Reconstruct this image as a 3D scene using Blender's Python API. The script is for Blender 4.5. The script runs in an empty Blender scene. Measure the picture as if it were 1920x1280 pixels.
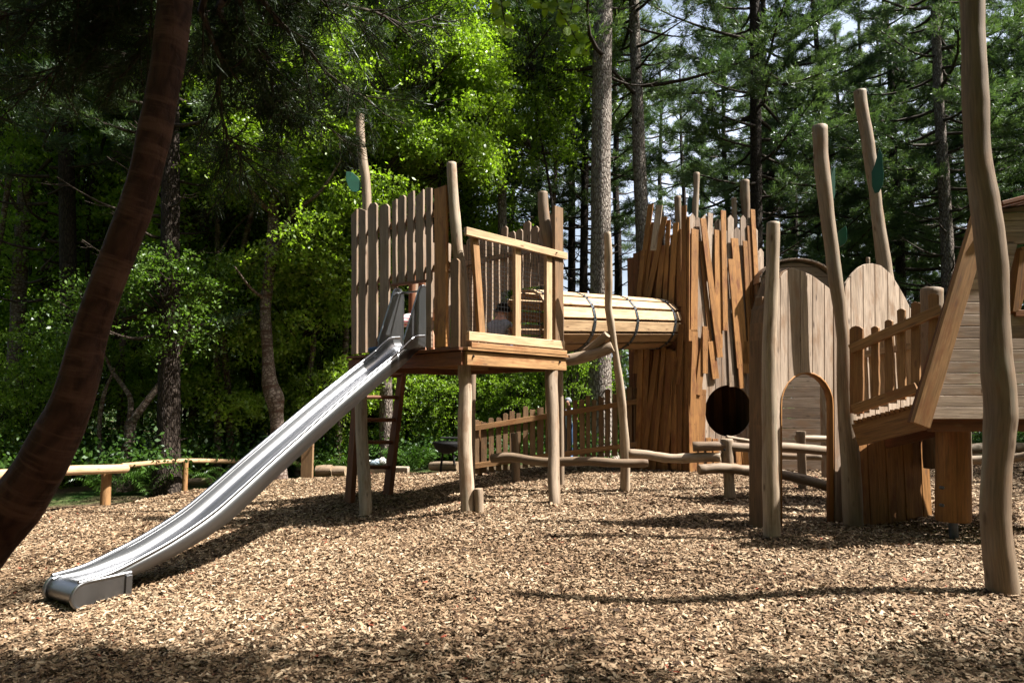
import bpy, math, random
import numpy as np
from mathutils import Vector, Matrix, noise
R_ = math.radians
SC = 1.227                      # metres per design unit
scn = bpy.context.scene
COL = scn.collection
CAMH, FPX, PITCH = 1.1, 1270.0, math.atan(115/1270)

# ---------------------------------------------------------------- camera, sky, sun, exposure
cam = bpy.data.cameras.new('camera'); cam.lens = FPX/1920*36; cam.sensor_width = 36
cam.clip_start = 0.05; cam.clip_end = 3000
cam.dof.use_dof = True; cam.dof.focus_distance = 7.6*SC; cam.dof.aperture_fstop = 3.2
camo = bpy.data.objects.new('camera', cam); COL.objects.link(camo)
camo.location = (0, 0, CAMH*SC); camo.rotation_euler = (math.pi/2+PITCH, 0, 0)
scn.camera = camo
SUN_ELEV = 54.0
SUN_DIR = Vector((1.0, -0.11, 0)).normalized()          # horizontal direction towards the sun
w = bpy.data.worlds.new('World'); scn.world = w; w.use_nodes = True
nt = w.node_tree; nt.nodes.clear()
sky = nt.nodes.new('ShaderNodeTexSky'); sky.sky_type = 'NISHITA'; sky.sun_disc = False
sky.sun_elevation = R_(SUN_ELEV); sky.sun_rotation = math.atan2(SUN_DIR.x, SUN_DIR.y)
sky.dust_density = 5.0; sky.air_density = 1.2
bg = nt.nodes.new('ShaderNodeBackground'); bg.inputs[1].default_value = 0.05
wo = nt.nodes.new('ShaderNodeOutputWorld')
# thin white cloud low over the wood ahead
tcw = nt.nodes.new('ShaderNodeTexCoord'); spw = nt.nodes.new('ShaderNodeSeparateXYZ'); nt.links.new(tcw.outputs['Generated'], spw.inputs[0])
cn = nt.nodes.new('ShaderNodeTexNoise'); cn.inputs['Scale'].default_value = 2.2; cn.inputs['Detail'].default_value = 6; nt.links.new(tcw.outputs['Generated'], cn.inputs['Vector'])
def mrange(x, a, b):
    n = nt.nodes.new('ShaderNodeMapRange'); n.interpolation_type = 'SMOOTHSTEP'; n.inputs[1].default_value = a; n.inputs[2].default_value = b; nt.links.new(x, n.inputs[0]); return n.outputs[0]
def mul(a, b):
    n = nt.nodes.new('ShaderNodeMath'); n.operation = 'MULTIPLY'; nt.links.new(a, n.inputs[0]); nt.links.new(b, n.inputs[1]); return n.outputs[0]
cf = mul(mul(mrange(spw.outputs[2], .62, .3), mrange(spw.outputs[1], .0, .35)), mrange(cn.outputs[0], .3, .55))
cm_ = nt.nodes.new('ShaderNodeMix'); cm_.data_type = 'RGBA'; nt.links.new(cf, cm_.inputs[0]); nt.links.new(sky.outputs[0], cm_.inputs[6]); cm_.inputs[7].default_value = (5.6, 6.1, 7.4, 1)
nt.links.new(cm_.outputs[2], bg.inputs[0]); nt.links.new(bg.outputs[0], wo.inputs[0])
sun = bpy.data.lights.new('sun', 'SUN'); sun.energy = 5.0; sun.angle = R_(0.53); sun.color = (1.0, .95, .87)
suno = bpy.data.objects.new('sun', sun); COL.objects.link(suno)
sv = Vector((SUN_DIR.x*math.cos(R_(SUN_ELEV)), SUN_DIR.y*math.cos(R_(SUN_ELEV)), math.sin(R_(SUN_ELEV))))
suno.rotation_euler = sv.to_track_quat('Z', 'Y').to_euler()
scn.view_settings.view_transform = 'Standard'; scn.view_settings.look = 'None'
scn.view_settings.exposure = 2.1; scn.view_settings.gamma = 1.0
cy = scn.cycles
cy.max_bounces = 6; cy.diffuse_bounces = 2; cy.glossy_bounces = 3; cy.transmission_bounces = 4
cy.transparent_max_bounces = 6; cy.use_denoising = True
cy.sample_clamp_indirect = 6

# ---------------------------------------------------------------- geometry of the view (points at true depths)
CP, SP = math.cos(PITCH), math.sin(PITCH)
def at(px, py, Y):
    dx = (px-960)/FPX; dz = (640-py)/FPX
    d = Vector((dx, CP-dz*SP, SP+dz*CP)); t = Y/d.y
    return Vector((d.x*t, Y, CAMH+d.z*t))
def ray(px, py):
    dx = (px-960)/FPX; dz = (640-py)/FPX
    return Vector((dx, CP-dz*SP, SP+dz*CP))
def slope(x):                                          # the play area falls gently towards the left
    return np.interp(x, [-14, -6, -3, -1.8, -.5, .3, 2.5], [-.55, -.42, -.28, -.19, -.07, -.05, 0])
def gnd(px, py):
    d = ray(px, py); z = 0.0
    for _ in range(12): t = (z-CAMH)/d.z; z = float(slope(d.x*t))
    return Vector((d.x*t, d.y*t, z))
def onplane(px, py, P, n):
    d = ray(px, py); c = Vector((0, 0, CAMH)); t = (P-c).dot(n)/d.dot(n)
    return c+d*t
def online(px, P, d, z):
    # parameter t where P + d t (at height z) appears at column px
    k = (px-960)/FPX
    # X = k (Y CP + (z-CAMH) SP)
    t = (k*(P.y*CP+(z-CAMH)*SP)-P.x)/(d.x-k*d.y*CP)
    q = P+d*t; return Vector((q.x, q.y, z))
V = Vector
rng = random.Random(7)

# ---------------------------------------------------------------- materials
def newmat(name):
    m = bpy.data.materials.new(name); m.use_nodes = True
    nt = m.node_tree; nt.nodes.clear()
    return m, nt, nt.nodes.new, nt.links.new
def mathn(nt, op, a, b=None, clamp=False):
    n = nt.nodes.new('ShaderNodeMath'); n.operation = op; n.use_clamp = clamp
    for i, x in enumerate((a, b)):
        if x is None: continue
        if isinstance(x, (int, float)): n.inputs[i].default_value = x
        else: nt.links.new(x, n.inputs[i])
    return n.outputs[0]
def ramp(nt, fac, stops):
    n = nt.nodes.new('ShaderNodeValToRGB'); cr = n.color_ramp
    while len(cr.elements) < len(stops): cr.elements.new(0.5)
    for e, (p, c) in zip(cr.elements, stops):
        e.position = p; e.color = (*c, 1) if len(c) == 3 else c
    nt.links.new(fac, n.inputs[0]); return n.outputs[0]
def mixc(nt, fac, a, b, mode='MIX'):
    n = nt.nodes.new('ShaderNodeMix'); n.data_type = 'RGBA'; n.blend_type = mode
    for i, x in ((0, fac), (6, a), (7, b)):
        if isinstance(x, (int, float)): n.inputs[i].default_value = x
        elif isinstance(x, tuple): n.inputs[i].default_value = (*x, 1)
        else: nt.links.new(x, n.inputs[i])
    return n.outputs[2]
def noisen(nt, vec, scale, detail=4, rough=0.6, dist=0.0):
    n = nt.nodes.new('ShaderNodeTexNoise'); n.inputs['Scale'].default_value = scale
    n.inputs['Detail'].default_value = detail; n.inputs['Roughness'].default_value = rough
    n.inputs['Distortion'].default_value = dist
    nt.links.new(vec, n.inputs['Vector']); return n.outputs[0]
def mapped(nt, vec, sc, loc=(0, 0, 0)):
    n = nt.nodes.new('ShaderNodeMapping'); n.inputs['Scale'].default_value = sc
    n.inputs['Location'].default_value = loc
    nt.links.new(vec, n.inputs['Vector']); return n.outputs[0]
def finish(nt, col, rough, bump=None, bstr=0.3, bdist=0.01, metal=0.0, spec=0.3):
    p = nt.nodes.new('ShaderNodeBsdfPrincipled'); o = nt.nodes.new('ShaderNodeOutputMaterial')
    if isinstance(col, tuple): p.inputs['Base Color'].default_value = (*col, 1)
    else: nt.links.new(col, p.inputs['Base Color'])
    if isinstance(rough, (int, float)): p.inputs['Roughness'].default_value = rough
    else: nt.links.new(rough, p.inputs['Roughness'])
    p.inputs['Metallic'].default_value = metal; p.inputs['Specular IOR Level'].default_value = spec
    if bump is not None:
        b = nt.nodes.new('ShaderNodeBump'); b.inputs['Strength'].default_value = bstr
        b.inputs['Distance'].default_value = bdist
        nt.links.new(bump, b.inputs['Height']); nt.links.new(b.outputs[0], p.inputs['Normal'])
    nt.links.new(p.outputs[0], o.inputs[0]); return p
def attr(nt, name):
    n = nt.nodes.new('ShaderNodeAttribute'); n.attribute_name = name; return n

def wood(name, lo, hi, knot=(.12, .06, .03), blot=None, grain=.45, knots=True, green=None):
    """sawn or peeled timber: grain runs along u of the uv map, each board has its own tone"""
    m, nt, N, L = newmat(name)
    uv = N('ShaderNodeUVMap').outputs[0]; tone = attr(nt, 'tone').outputs['Fac']
    g1 = noisen(nt, mapped(nt, uv, (3.0, 55, 1)), 1.0, 5, .65, .3)
    g2 = noisen(nt, mapped(nt, uv, (.9, 9, 1)), 1.0, 3, .5, .6)
    base = ramp(nt, tone, [(0, lo), (1, hi)])
    gr = ramp(nt, g1, [(.30, (1-grain,)*3), (.62, (1.12, 1.12, 1.12))])
    c = mixc(nt, 1.0, base, gr, 'MULTIPLY')
    gr2 = ramp(nt, g2, [(.3, (.66, .62, .58)), (.6, (1.08, 1.08, 1.1))])
    c = mixc(nt, .8, c, gr2, 'MULTIPLY')
    if blot:
        bl = noisen(nt, mapped(nt, uv, (2.2, 6, 1), (4, 9, 0)), 1.0, 4, .6)
        c = mixc(nt, ramp(nt, bl, [(.52, (0,)*3), (.66, (.8,)*3)]), c, blot)
    if green:
        bl = noisen(nt, mapped(nt, uv, (1.1, 5, 1), (14, 3, 0)), 1.0, 4, .6)
        c = mixc(nt, ramp(nt, bl, [(.55, (0,)*3), (.72, (.6,)*3)]), c, green)
    ck = noisen(nt, mapped(nt, uv, (1.6, 42, 1), (7, 2, 0)), 1.0, 3, .5, .4)
    c = mixc(nt, ramp(nt, ck, [(.66, (0,)*3), (.7, (.75,)*3)]), c, (.06, .035, .02))
    if knots:
        vo = N('ShaderNodeTexVoronoi'); vo.inputs['Scale'].default_value = 1.0
        vv = mapped(nt, uv, (2.6, 8.5, 1)); L(vv, vo.inputs['Vector'])
        k = ramp(nt, vo.outputs['Distance'], [(.06, (1,)*3), (.15, (0,)*3)])
        c = mixc(nt, mathn(nt, 'MULTIPLY', k, .85), c, knot)
    rg = mathn(nt, 'MULTIPLY_ADD', g1, .25); rg.node.inputs[2].default_value = .55
    finish(nt, c, rg, g1, .35, .004, spec=.25)
    return m

M = {}
M['larch'] = wood('larch_timber', (.15, .07, .026), (.32, .185, .08), blot=(.17, .07, .025))
M['pale'] = wood('pale_timber', (.24, .14, .068), (.42, .29, .168))
M['grey'] = wood('weathered_timber', (.14, .098, .07), (.35, .275, .21), knot=(.05, .03, .02), blot=(.18, .11, .065))
M['tan'] = wood('tan_weathered_timber', (.1, .055, .027), (.22, .14, .075), knot=(.05, .026, .013), blot=(.16, .085, .04))
M['orange'] = wood('oiled_orange_timber', (.1, .042, .012), (.33, .16, .05), blot=(.12, .04, .014))
M['reddish'] = wood('reddish_timber', (.085, .032, .012), (.17, .07, .03), blot=(.14, .045, .016))
M['ash'] = wood('grey_brown_picket_timber', (.12, .082, .056), (.27, .2, .145), knot=(.05, .03, .018), blot=(.16, .1, .06))
M['pole'] = wood('peeled_log', (.13, .09, .058), (.31, .245, .18), knot=(.06, .035, .018), blot=(.15, .09, .05), grain=.4, green=(.18, .175, .135))
M['endgrain'] = wood('log_end_grain', (0.222, 0.158, 0.1), (0.264, 0.201, 0.132), knots=False)
M['darkwood'] = wood('dark_log', (.06, .045, .035), (.12, .09, .07))

def bark(name, lo, hi, vs=(26, 5), ridge=1.0, band=None, dist=.03, crk=(.35, .3, .28)):
    m, nt, N, L = newmat(name)
    uv = N('ShaderNodeUVMap').outputs[0]
    v = mapped(nt, uv, (vs[1], vs[0], 1))
    wob = noisen(nt, mapped(nt, uv, (9, 9, 1)), 1, 3)
    vadd = N('ShaderNodeMixRGB'); vadd.blend_type = 'ADD'; vadd.inputs[0].default_value = .7
    L(v, vadd.inputs[1]); L(wob, vadd.inputs[2])
    vo = N('ShaderNodeTexVoronoi'); vo.feature = 'DISTANCE_TO_EDGE'; vo.inputs['Scale'].default_value = 1
    L(vadd.outputs[0], vo.inputs['Vector'])
    crack = ramp(nt, vo.outputs['Distance'], [(.02, (0,)*3), (.22, (1,)*3)])
    n2 = noisen(nt, mapped(nt, uv, (12, 30, 1)), 1, 5)
    c = mixc(nt, n2, lo, hi)
    c = mixc(nt, 1.0, c, ramp(nt, crack, [(0, crk), (1, (1.05,)*3)]), 'MULTIPLY')
    if band:
        nb = noisen(nt, mapped(nt, uv, (9, 1.1, 1)), 1, 4, .7)
        c = mixc(nt, ramp(nt, nb, [(.5, (0,)*3), (.6, (1,)*3)]), c, band)
    h = mathn(nt, 'ADD', mathn(nt, 'MULTIPLY', crack, ridge), mathn(nt, 'MULTIPLY', n2, .6))
    finish(nt, c, .85, h, .9, dist, spec=.15)
    return m
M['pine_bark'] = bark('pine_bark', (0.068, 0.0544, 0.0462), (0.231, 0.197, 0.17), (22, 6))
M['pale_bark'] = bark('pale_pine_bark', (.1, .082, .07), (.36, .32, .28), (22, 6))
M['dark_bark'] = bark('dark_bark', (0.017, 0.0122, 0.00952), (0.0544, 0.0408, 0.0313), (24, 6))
M['birch_bark'] = bark('birch_bark', (0.0816, 0.0578, 0.0442), (0.245, 0.204, 0.177), (10, 14), .4, (0.0612, 0.034, 0.0238), .012)
M['red_bark'] = bark('red_peeling_bark', (.014, .0065, .004), (.055, .023, .014), (9, 4), .35, (.06, .028, .018), .01, (.6, .55, .5))
M['twig'] = bark('twig_bark', (0.0238, 0.0184, 0.0136), (0.0612, 0.0476, 0.0374), (20, 8), .3, None, .004)

def leafmat(name, lo, hi, trans=.42, gloss=.09, tcol=None):
    m, nt, N, L = newmat(name)
    tone = attr(nt, 'tone').outputs['Fac']
    oi = N('ShaderNodeObjectInfo').outputs['Random']
    t = mathn(nt, 'ADD', mathn(nt, 'MULTIPLY', tone, .75), mathn(nt, 'MULTIPLY', oi, .25))
    c = ramp(nt, t, [(0, lo), (1, hi)])
    d = N('ShaderNodeBsdfDiffuse'); L(c, d.inputs[0])
    tr = N('ShaderNodeBsdfTranslucent')
    c2 = mixc(nt, 1.0, c, tcol or (1.25, 1.5, .5), 'MULTIPLY'); L(c2, tr.inputs[0])
    mx = N('ShaderNodeMixShader'); mx.inputs[0].default_value = trans
    L(d.outputs[0], mx.inputs[1]); L(tr.outputs[0], mx.inputs[2])
    g = N('ShaderNodeBsdfGlossy'); g.inputs['Roughness'].default_value = .38; g.inputs[0].default_value = (.9, .95, 1, 1)
    m2 = N('ShaderNodeMixShader'); m2.inputs[0].default_value = gloss
    L(mx.outputs[0], m2.inputs[1]); L(g.outputs[0], m2.inputs[2])
    o = N('ShaderNodeOutputMaterial'); L(m2.outputs[0], o.inputs[0])
    return m
M['birch_leaf'] = leafmat('birch_leaf', (.085, .145, .012), (.25, .34, .04), .5, .03)
M['undergrowth_shade_leaf'] = leafmat('undergrowth_shade_leaf', (.012, .032, .008), (.045, .09, .016), .35, .02)  # undergrowth leaf darkened: shade of the wood floor put into the colour
M['shade_leaf'] = leafmat('shade_toned_leaf', (.03, .065, .011), (.1, .165, .025), .45, .02)  # darker copy of the broad leaf, a crown's shade put into its colour
M['wood_leaf'] = leafmat('broad_leaf', (.065, .12, .014), (.21, .3, .035), .5, .02)
M['needle'] = leafmat('pine_needle', (.026, .056, .024), (.088, .13, .046), .4, .03, (1.15, 1.25, .65))
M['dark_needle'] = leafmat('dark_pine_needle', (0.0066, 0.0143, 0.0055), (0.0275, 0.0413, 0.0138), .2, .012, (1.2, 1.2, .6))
M['fern'] = leafmat('fern_frond', (.02, .05, .006), (.06, .12, .018), .4, .03)

def simple(name, col, rough=.5, metal=0.0, spec=.3, nscale=None, namp=.25):
    m, nt, N, L = newmat(name)
    if nscale:
        tc = N('ShaderNodeTexCoord').outputs['Object']
        n = noisen(nt, tc, nscale, 4)
        c = mixc(nt, 1.0, col, ramp(nt, n, [(.3, (1-namp,)*3), (.7, (1+namp*.5,)*3)]), 'MULTIPLY')
        finish(nt, c, rough, n, .2, .004, metal, spec)
    else: finish(nt, col, rough, None, metal=metal, spec=spec)
    return m
def steelmat():
    m, nt, N, L = newmat('brushed_steel')
    uv = N('ShaderNodeUVMap').outputs[0]
    n1 = noisen(nt, mapped(nt, uv, (1.2, 260, 1)), 1, 3)
    n2 = noisen(nt, mapped(nt, uv, (3, 9, 1)), 1, 5, .65)
    n3 = noisen(nt, mapped(nt, uv, (.6, 5, 1)), 1, 3)
    c = mixc(nt, n3, (.16, .166, .177), (.24, .246, .258))
    r = mathn(nt, 'MULTIPLY_ADD', n3, .12); r.node.inputs[2].default_value = .31
    finish(nt, c, r, n1, .02, .001, 1.0, .5)
    return m
M['steel'] = steelmat()
M['strap'] = simple('dark_steel_strap', (.09, .1, .115), .4, .8, .5, 30)
M['bolt'] = simple('black_bolt', (.015, .015, .017), .4, .5)
M['wire'] = simple('black_wire', (.02, .02, .02), .5, .4)
M['leafsign'] = simple('green_painted_board', (.006, .06, .036), .45, 0, .4, 6, .25)
M['skin'] = simple('skin', (.36, .19, .125), .5, 0, .3, 20, .08)
M['jeans'] = simple('blue_denim', (.05, .09, .17), .9, 0, .1, 60, .4)
M['greyshirt'] = simple('grey_shirt', (.18, .185, .21), .9, 0, .1, 40, .2)
M['hair'] = simple('dark_hair', (.009, .006, .004), .9, 0, .05, 60, .4)
M['fairhair'] = simple('fair_hair', (.2, .12, .05), .55, 0, .4, 60, .4)
M['cap'] = simple('grey_cap', (.16, .17, .2), .9)
M['blueshorts'] = simple('blue_cloth', (.03, .09, .3), .9)
M['paleblue'] = simple('pale_blue_cloth', (.27, .33, .4), .9, 0, .1, 25, .3)
M['white'] = simple('white_cloth', (.5, .49, .48), .9, 0, .1, 25, .15)
M['stone'] = simple('sandstone', (.25, .2, .155), .9, 0, .1, 12, .35)
M['blackseat'] = simple('black_rubber', (.012, .012, .013), .75, 0, .1, 15, .3)
def striped():
    m, nt, N, L = newmat('pink_striped_cotton')
    g = N('ShaderNodeTexCoord').outputs['Object']
    s = N('ShaderNodeSeparateXYZ'); L(g, s.inputs[0])
    z = mathn(nt, 'FRACT', mathn(nt, 'MULTIPLY', s.outputs[2], 22.0))
    c = ramp(nt, z, [(.55, (.55, .5, .49)), (.7, (.42, .08, .13))])
    finish(nt, c, .9, None, spec=.1); return m
M['striped'] = striped()

def chipmat(name, geo):
    m, nt, N, L = newmat(name)
    if geo:
        t = attr(nt, 'tone').outputs['Fac']
        c = ramp(nt, t, [(0, (.016, .0075, .0035)), (.22, (.055, .03, .0145)), (.5, (.145, .092, .052)), (.8, (.245, .172, .108)), (.97, (.37, .29, .2)), (1, (.15, .036, .018))])
        tc = N('ShaderNodeTexCoord').outputs['Object']
        n = noisen(nt, tc, 60, 3)
        c = mixc(nt, 1.0, c, ramp(nt, n, [(.3, (.8,)*3), (.7, (1.1,)*3)]), 'MULTIPLY')
        finish(nt, c, .8, None, spec=.2)
    else:
        tc = N('ShaderNodeTexCoord').outputs['Object']
        vo = N('ShaderNodeTexVoronoi'); vo.inputs['Scale'].default_value = 1
        wob = noisen(nt, tc, 14, 3)
        ad = N('ShaderNodeMixRGB'); ad.blend_type = 'ADD'; ad.inputs[0].default_value = 1
        L(mapped(nt, tc, (28, 60, 40)), ad.inputs[1]); L(mapped(nt, wob, (3, 3, 3)), ad.inputs[2])
        L(ad.outputs[0], vo.inputs['Vector'])
        s = N('ShaderNodeSeparateColor'); L(vo.outputs['Color'], s.inputs[0])
        c = ramp(nt, s.outputs[0], [(0, (0.024, 0.012, 0.0072)), (.35, (0.09, 0.051, 0.027)), (.7, (0.192, 0.126, 0.072)), (1, (0.3, 0.222, 0.144))])
        h = mathn(nt, 'SUBTRACT', s.outputs[1], mathn(nt, 'MULTIPLY', vo.outputs['Distance'], 1.5))
        finish(nt, c, .85, h, 1.0, .03, spec=.15)
    return m
M['chips'] = chipmat('wood_chips', True); M['chipbed'] = chipmat('wood_chip_bed', False)
def litter():
    m, nt, N, L = newmat('forest_litter')
    tc = N('ShaderNodeTexCoord').outputs['Object']
    n1 = noisen(nt, tc, .35, 5, .6); n2 = noisen(nt, tc, 18, 5, .7)
    c = ramp(nt, n2, [(.3, (.025, .018, .01)), (.5, (.07, .05, .03)), (.7, (.14, .1, .06))])
    g = ramp(nt, n2, [(.3, (.012, .03, .008)), (.7, (.05, .11, .02))])
    c = mixc(nt, ramp(nt, n1, [(.42, (0,)*3), (.55, (1,)*3)]), c, g)
    finish(nt, c, .95, n2, 1.0, .05, spec=.1); return m
M['litter'] = litter()

# ---------------------------------------------------------------- mesh helpers
def tag(o, label=None, cat=None, group=None, kind=None):
    if label: o['label'] = label
    if cat: o['category'] = cat
    if group: o['group'] = group
    if kind: o['kind'] = kind
    return o
def thing(name, base, label, cat, group=None):
    o = bpy.data.objects.new(name, None); COL.objects.link(o); o.empty_display_size = .2
    o.location = V(base)*SC
    return tag(o, label, cat, group)
def rootof(o):
    while o.parent: o = o.parent
    return o
class MB:
    def __init__(s): s.v = []; s.f = []; s.uv = []; s.t = []; s.sm = []; s.mi = []
    def add(s, verts, faces, uvs, tone=.5, smooth=False, mi=0):
        b = len(s.v); s.v += [tuple(p) for p in verts]
        for f, u in zip(faces, uvs):
            s.f.append([b+i for i in f]); s.uv += u; s.t.append(tone); s.sm.append(smooth); s.mi.append(mi)
    def prism(s, poly, O, a, b, n, th, tone=None, mi=0):
        """poly of (x,y) on axes a,b from O; front face th along n; grain runs along b"""
        tone = rng.random() if tone is None else tone
        ou, ov = rng.uniform(0, 50), rng.uniform(0, 50); k = len(poly)
        fr = [O+a*x+b*y+n*th for x, y in poly]; bk = [O+a*x+b*y for x, y in poly]
        P = fr+bk; fs = [list(range(k)), list(range(2*k-1, k-1, -1))]
        area = sum(poly[i][0]*poly[(i+1) % k][1]-poly[(i+1) % k][0]*poly[i][1] for i in range(k))
        for i in range(k): j = (i+1) % k; fs.append([i, k+i, k+j, j])
        if (area > 0) != (a.cross(b).dot(n) > 0): fs = [f[::-1] for f in fs]
        def uvp(p): q = p-O; return (q.dot(b)*SC+ou, (q.dot(a)+q.dot(n))*SC+ov)
        s.add(P, fs, [[uvp(P[i]) for i in f] for f in fs], tone, False, mi)
    def board(s, p0, p1, wd, th, n, tone=None, top='flat', wob=0.0, mi=0, wd1=None, screws=None, screwmi=1):
        """board from p0 to p1 (grain along it), width wd, back face on the line, front th along n"""
        b = (p1-p0); Ln = b.length; b = b/Ln; n = (n-b*n.dot(b)).normalized(); a = b.cross(n)
        h0 = wd/2; h1 = (wd1 or wd)/2
        N = 7 if wob else 1
        lf, rt = [], []
        for i in range(N+1):
            t = i/N; h = h0+(h1-h0)*t
            lf.append((-h+(rng.uniform(-wob, wob) if wob else 0), t*Ln)); rt.append((h+(rng.uniform(-wob, wob) if wob else 0), t*Ln))
        if top == 'round':
            tp = [(-h1*.55, Ln+h1*.35), (0, Ln+h1*.5), (h1*.6, Ln+h1*.33)]
        elif top == 'slant':
            dd = rng.uniform(-.5, .5)*h1; lf[-1] = (lf[-1][0], Ln+dd); rt[-1] = (rt[-1][0], Ln-dd); tp = []
        elif top == 'dog':
            tp = [(-h1*.5, Ln+h1*.5), (h1*.5, Ln+h1*.45)]
        else: tp = []
        poly = lf+tp+rt[::-1]
        s.prism(poly, p0, a, b, n, th, tone, mi)
        if screws:
            for f in screws:
                for sg in (-.25, .25):
                    c = p0+b*(Ln*f)+a*(sg*wd)+n*(th+.0015); s.tube([c-n*.004, c], [.0052, .0052], 6, 0, .5, screwmi)
    def tube(s, pts, rad, seg=12, nz=0.0, tone=None, mi=0, capmi=None, caps=True, nf=3.0):
        tone = rng.random() if tone is None else tone
        pts = [V(p) for p in pts]; n = len(pts); ou = rng.uniform(0, 50); so = rng.uniform(0, 90)
        T = [(pts[min(i+1, n-1)]-pts[max(i-1, 0)]).normalized() for i in range(n)]
        x = T[0].orthogonal().normalized(); verts = []; Ls = [0]
        for i in range(1, n): Ls.append(Ls[-1]+(pts[i]-pts[i-1]).length)
        for i in range(n):
            x = (x-T[i]*x.dot(T[i])).normalized(); y = T[i].cross(x)
            for k in range(seg):
                an = 2*math.pi*k/seg; d = x*math.cos(an)+y*math.sin(an); r = rad[i]
                if nz:
                    q = pts[i]+d*r
                    r *= 1+nz*noise.noise(V((q.x*nf*2.2+so, q.y*nf*2.2, q.z*nf)))+nz*.5*noise.noise(V((q.x*9, q.y*9+so, q.z*7)))
                verts.append(pts[i]+d*r)
        fs, us = [], []
        rm = sum(rad)/n
        for i in range(n-1):
            for k in range(seg):
                k2 = (k+1) % seg
                fs.append([i*seg+k, i*seg+k2, (i+1)*seg+k2, (i+1)*seg+k])
                c0, c1 = k/seg*6.283*rm*SC+ou, (k+1)/seg*6.283*rm*SC+ou
                us.append([(Ls[i]*SC+ou, c0), (Ls[i]*SC+ou, c1), (Ls[i+1]*SC+ou, c1), (Ls[i+1]*SC+ou, c0)])
        s.add(verts, fs, us, tone, True, mi)
        if caps:
            for e, i in ((0, 0), (1, n-1)):
                ring = verts[i*seg:(i+1)*seg]
                if e == 0: ring = ring[::-1]
                cc = sum(ring, V())/seg; rr = [p+(p-cc)*0-T[i]*0 for p in ring]
                ou2 = rng.uniform(0, 9)
                s.add(rr, [list(range(seg))], [[((p-cc).dot(T[i].orthogonal())*SC*3+ou2, (p-cc).length*SC*6+ou2) for p in rr]], tone, False, mi if capmi is None else capmi)
    def box(s, c, hx, hy, hz, tone=None, mi=0):
        """c centre, hx hy hz half-axis vectors; grain along hx"""
        b = hx.normalized(); a = hy.normalized(); n = hz.normalized()
        X, Y_, Z = hx.length, hy.length, hz.length
        s.prism([(-Y_, -X), (Y_, -X), (Y_, X), (-Y_, X)], c-hz, a, b, n, 2*Z, tone, mi)
    def build(s, name, mats, parent=None, base=None, bevel=0.0, label=None):
        if not isinstance(mats, (list, tuple)): mats = [mats]
        me = bpy.data.meshes.new(name)
        if parent: org = rootof(parent).location.copy()
        else:
            if base is None:
                A = np.array(s.v); base = (A[:, 0].mean(), A[:, 1].mean(), max(0, A[:, 2].min()))
            org = V(base)*SC
        vs = [(p[0]*SC-org.x, p[1]*SC-org.y, p[2]*SC-org.z) for p in s.v]
        me.from_pydata(vs, [], s.f)
        uv = me.uv_layers.new(name='UVMap'); uv.data.foreach_set('uv', [c for u in s.uv for c in u])
        at_ = me.attributes.new('tone', 'FLOAT', 'FACE'); at_.data.foreach_set('value', s.t)
        me.polygons.foreach_set('use_smooth', s.sm); me.polygons.foreach_set('material_index', s.mi)
        for m in mats: me.materials.append(m)
        me.update()
        o = bpy.data.objects.new(name, me); COL.objects.link(o)
        if parent: o.parent = parent
        else: o.location = org
        if bevel:
            bm = o.modifiers.new('bevel', 'BEVEL'); bm.width = bevel*SC; bm.segments = 2; bm.limit_method = 'ANGLE'; bm.angle_limit = R_(40)
            bm.harden_normals = False
        if label: o['label'] = label
        return o
def smooth_path(pts, vals, n):
    """Catmull-Rom resample of points and a value list"""
    out, ov = [], []
    P = [pts[0]*2-pts[1]]+list(pts)+[pts[-1]*2-pts[-2]]; W = [vals[0]]+list(vals)+[vals[-1]]
    for i in range(1, len(P)-2):
        for k in range(n):
            t = k/n; a, b, c, d = P[i-1], P[i], P[i+1], P[i+2]
            out.append(.5*((2*b)+(c-a)*t+(2*a-5*b+4*c-d)*t*t+(3*b-a-3*c+d)*t*t*t))
            ov.append(W[i]*(1-t)+W[i+1]*t)
    out.append(P[-2]); ov.append(W[-2]); return out, ov
def polepx(rows, Y0, Y1=None, under=.15, n=6, seg=14, nz=.1, mi=0, capmi=1, mb=None):
    """peeled log following measured rows (py, left, right) from top to bottom; Y1 is the depth at the top"""
    Y1 = Y1 or Y0; pts, rad = [], []; y0, y1 = rows[-1][0], rows[0][0]
    for py, xl, xr in rows:
        t = (py-y0)/(y1-y0); Y = Y0+(Y1-Y0)*t
        pts.append(at((xl+xr)/2, py, Y)); rad.append((xr-xl)/2*Y/FPX*1.0)
    if under: pts.append(pts[-1]-V((0, 0, under))); rad.append(rad[-1])
    p, r = smooth_path(pts, rad, n)
    r[0] *= .86; 
    p.insert(1, p[0]+(p[1]-p[0])*.15); r.insert(1, rad[0])
    mb = mb or MB(); mb.tube(p, r, seg, nz, None, mi, capmi); return mb, pts
POLE = [M['pole'], M['endgrain']]
def logm(pts, rad, nz=.1, n=5, seg=14):
    p, r = smooth_path([V(q) for q in pts], rad, n); mb = MB()
    p.insert(1, p[0]+(p[1]-p[0])*.1); r.insert(1, r[0]); r[0] *= .9
    p.insert(-1, p[-1]+(p[-2]-p[-1])*.1); r.insert(-1, r[-1]); r[-1] *= .9
    mb.tube(p, r, seg, nz, None, 0, 1); return mb

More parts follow.
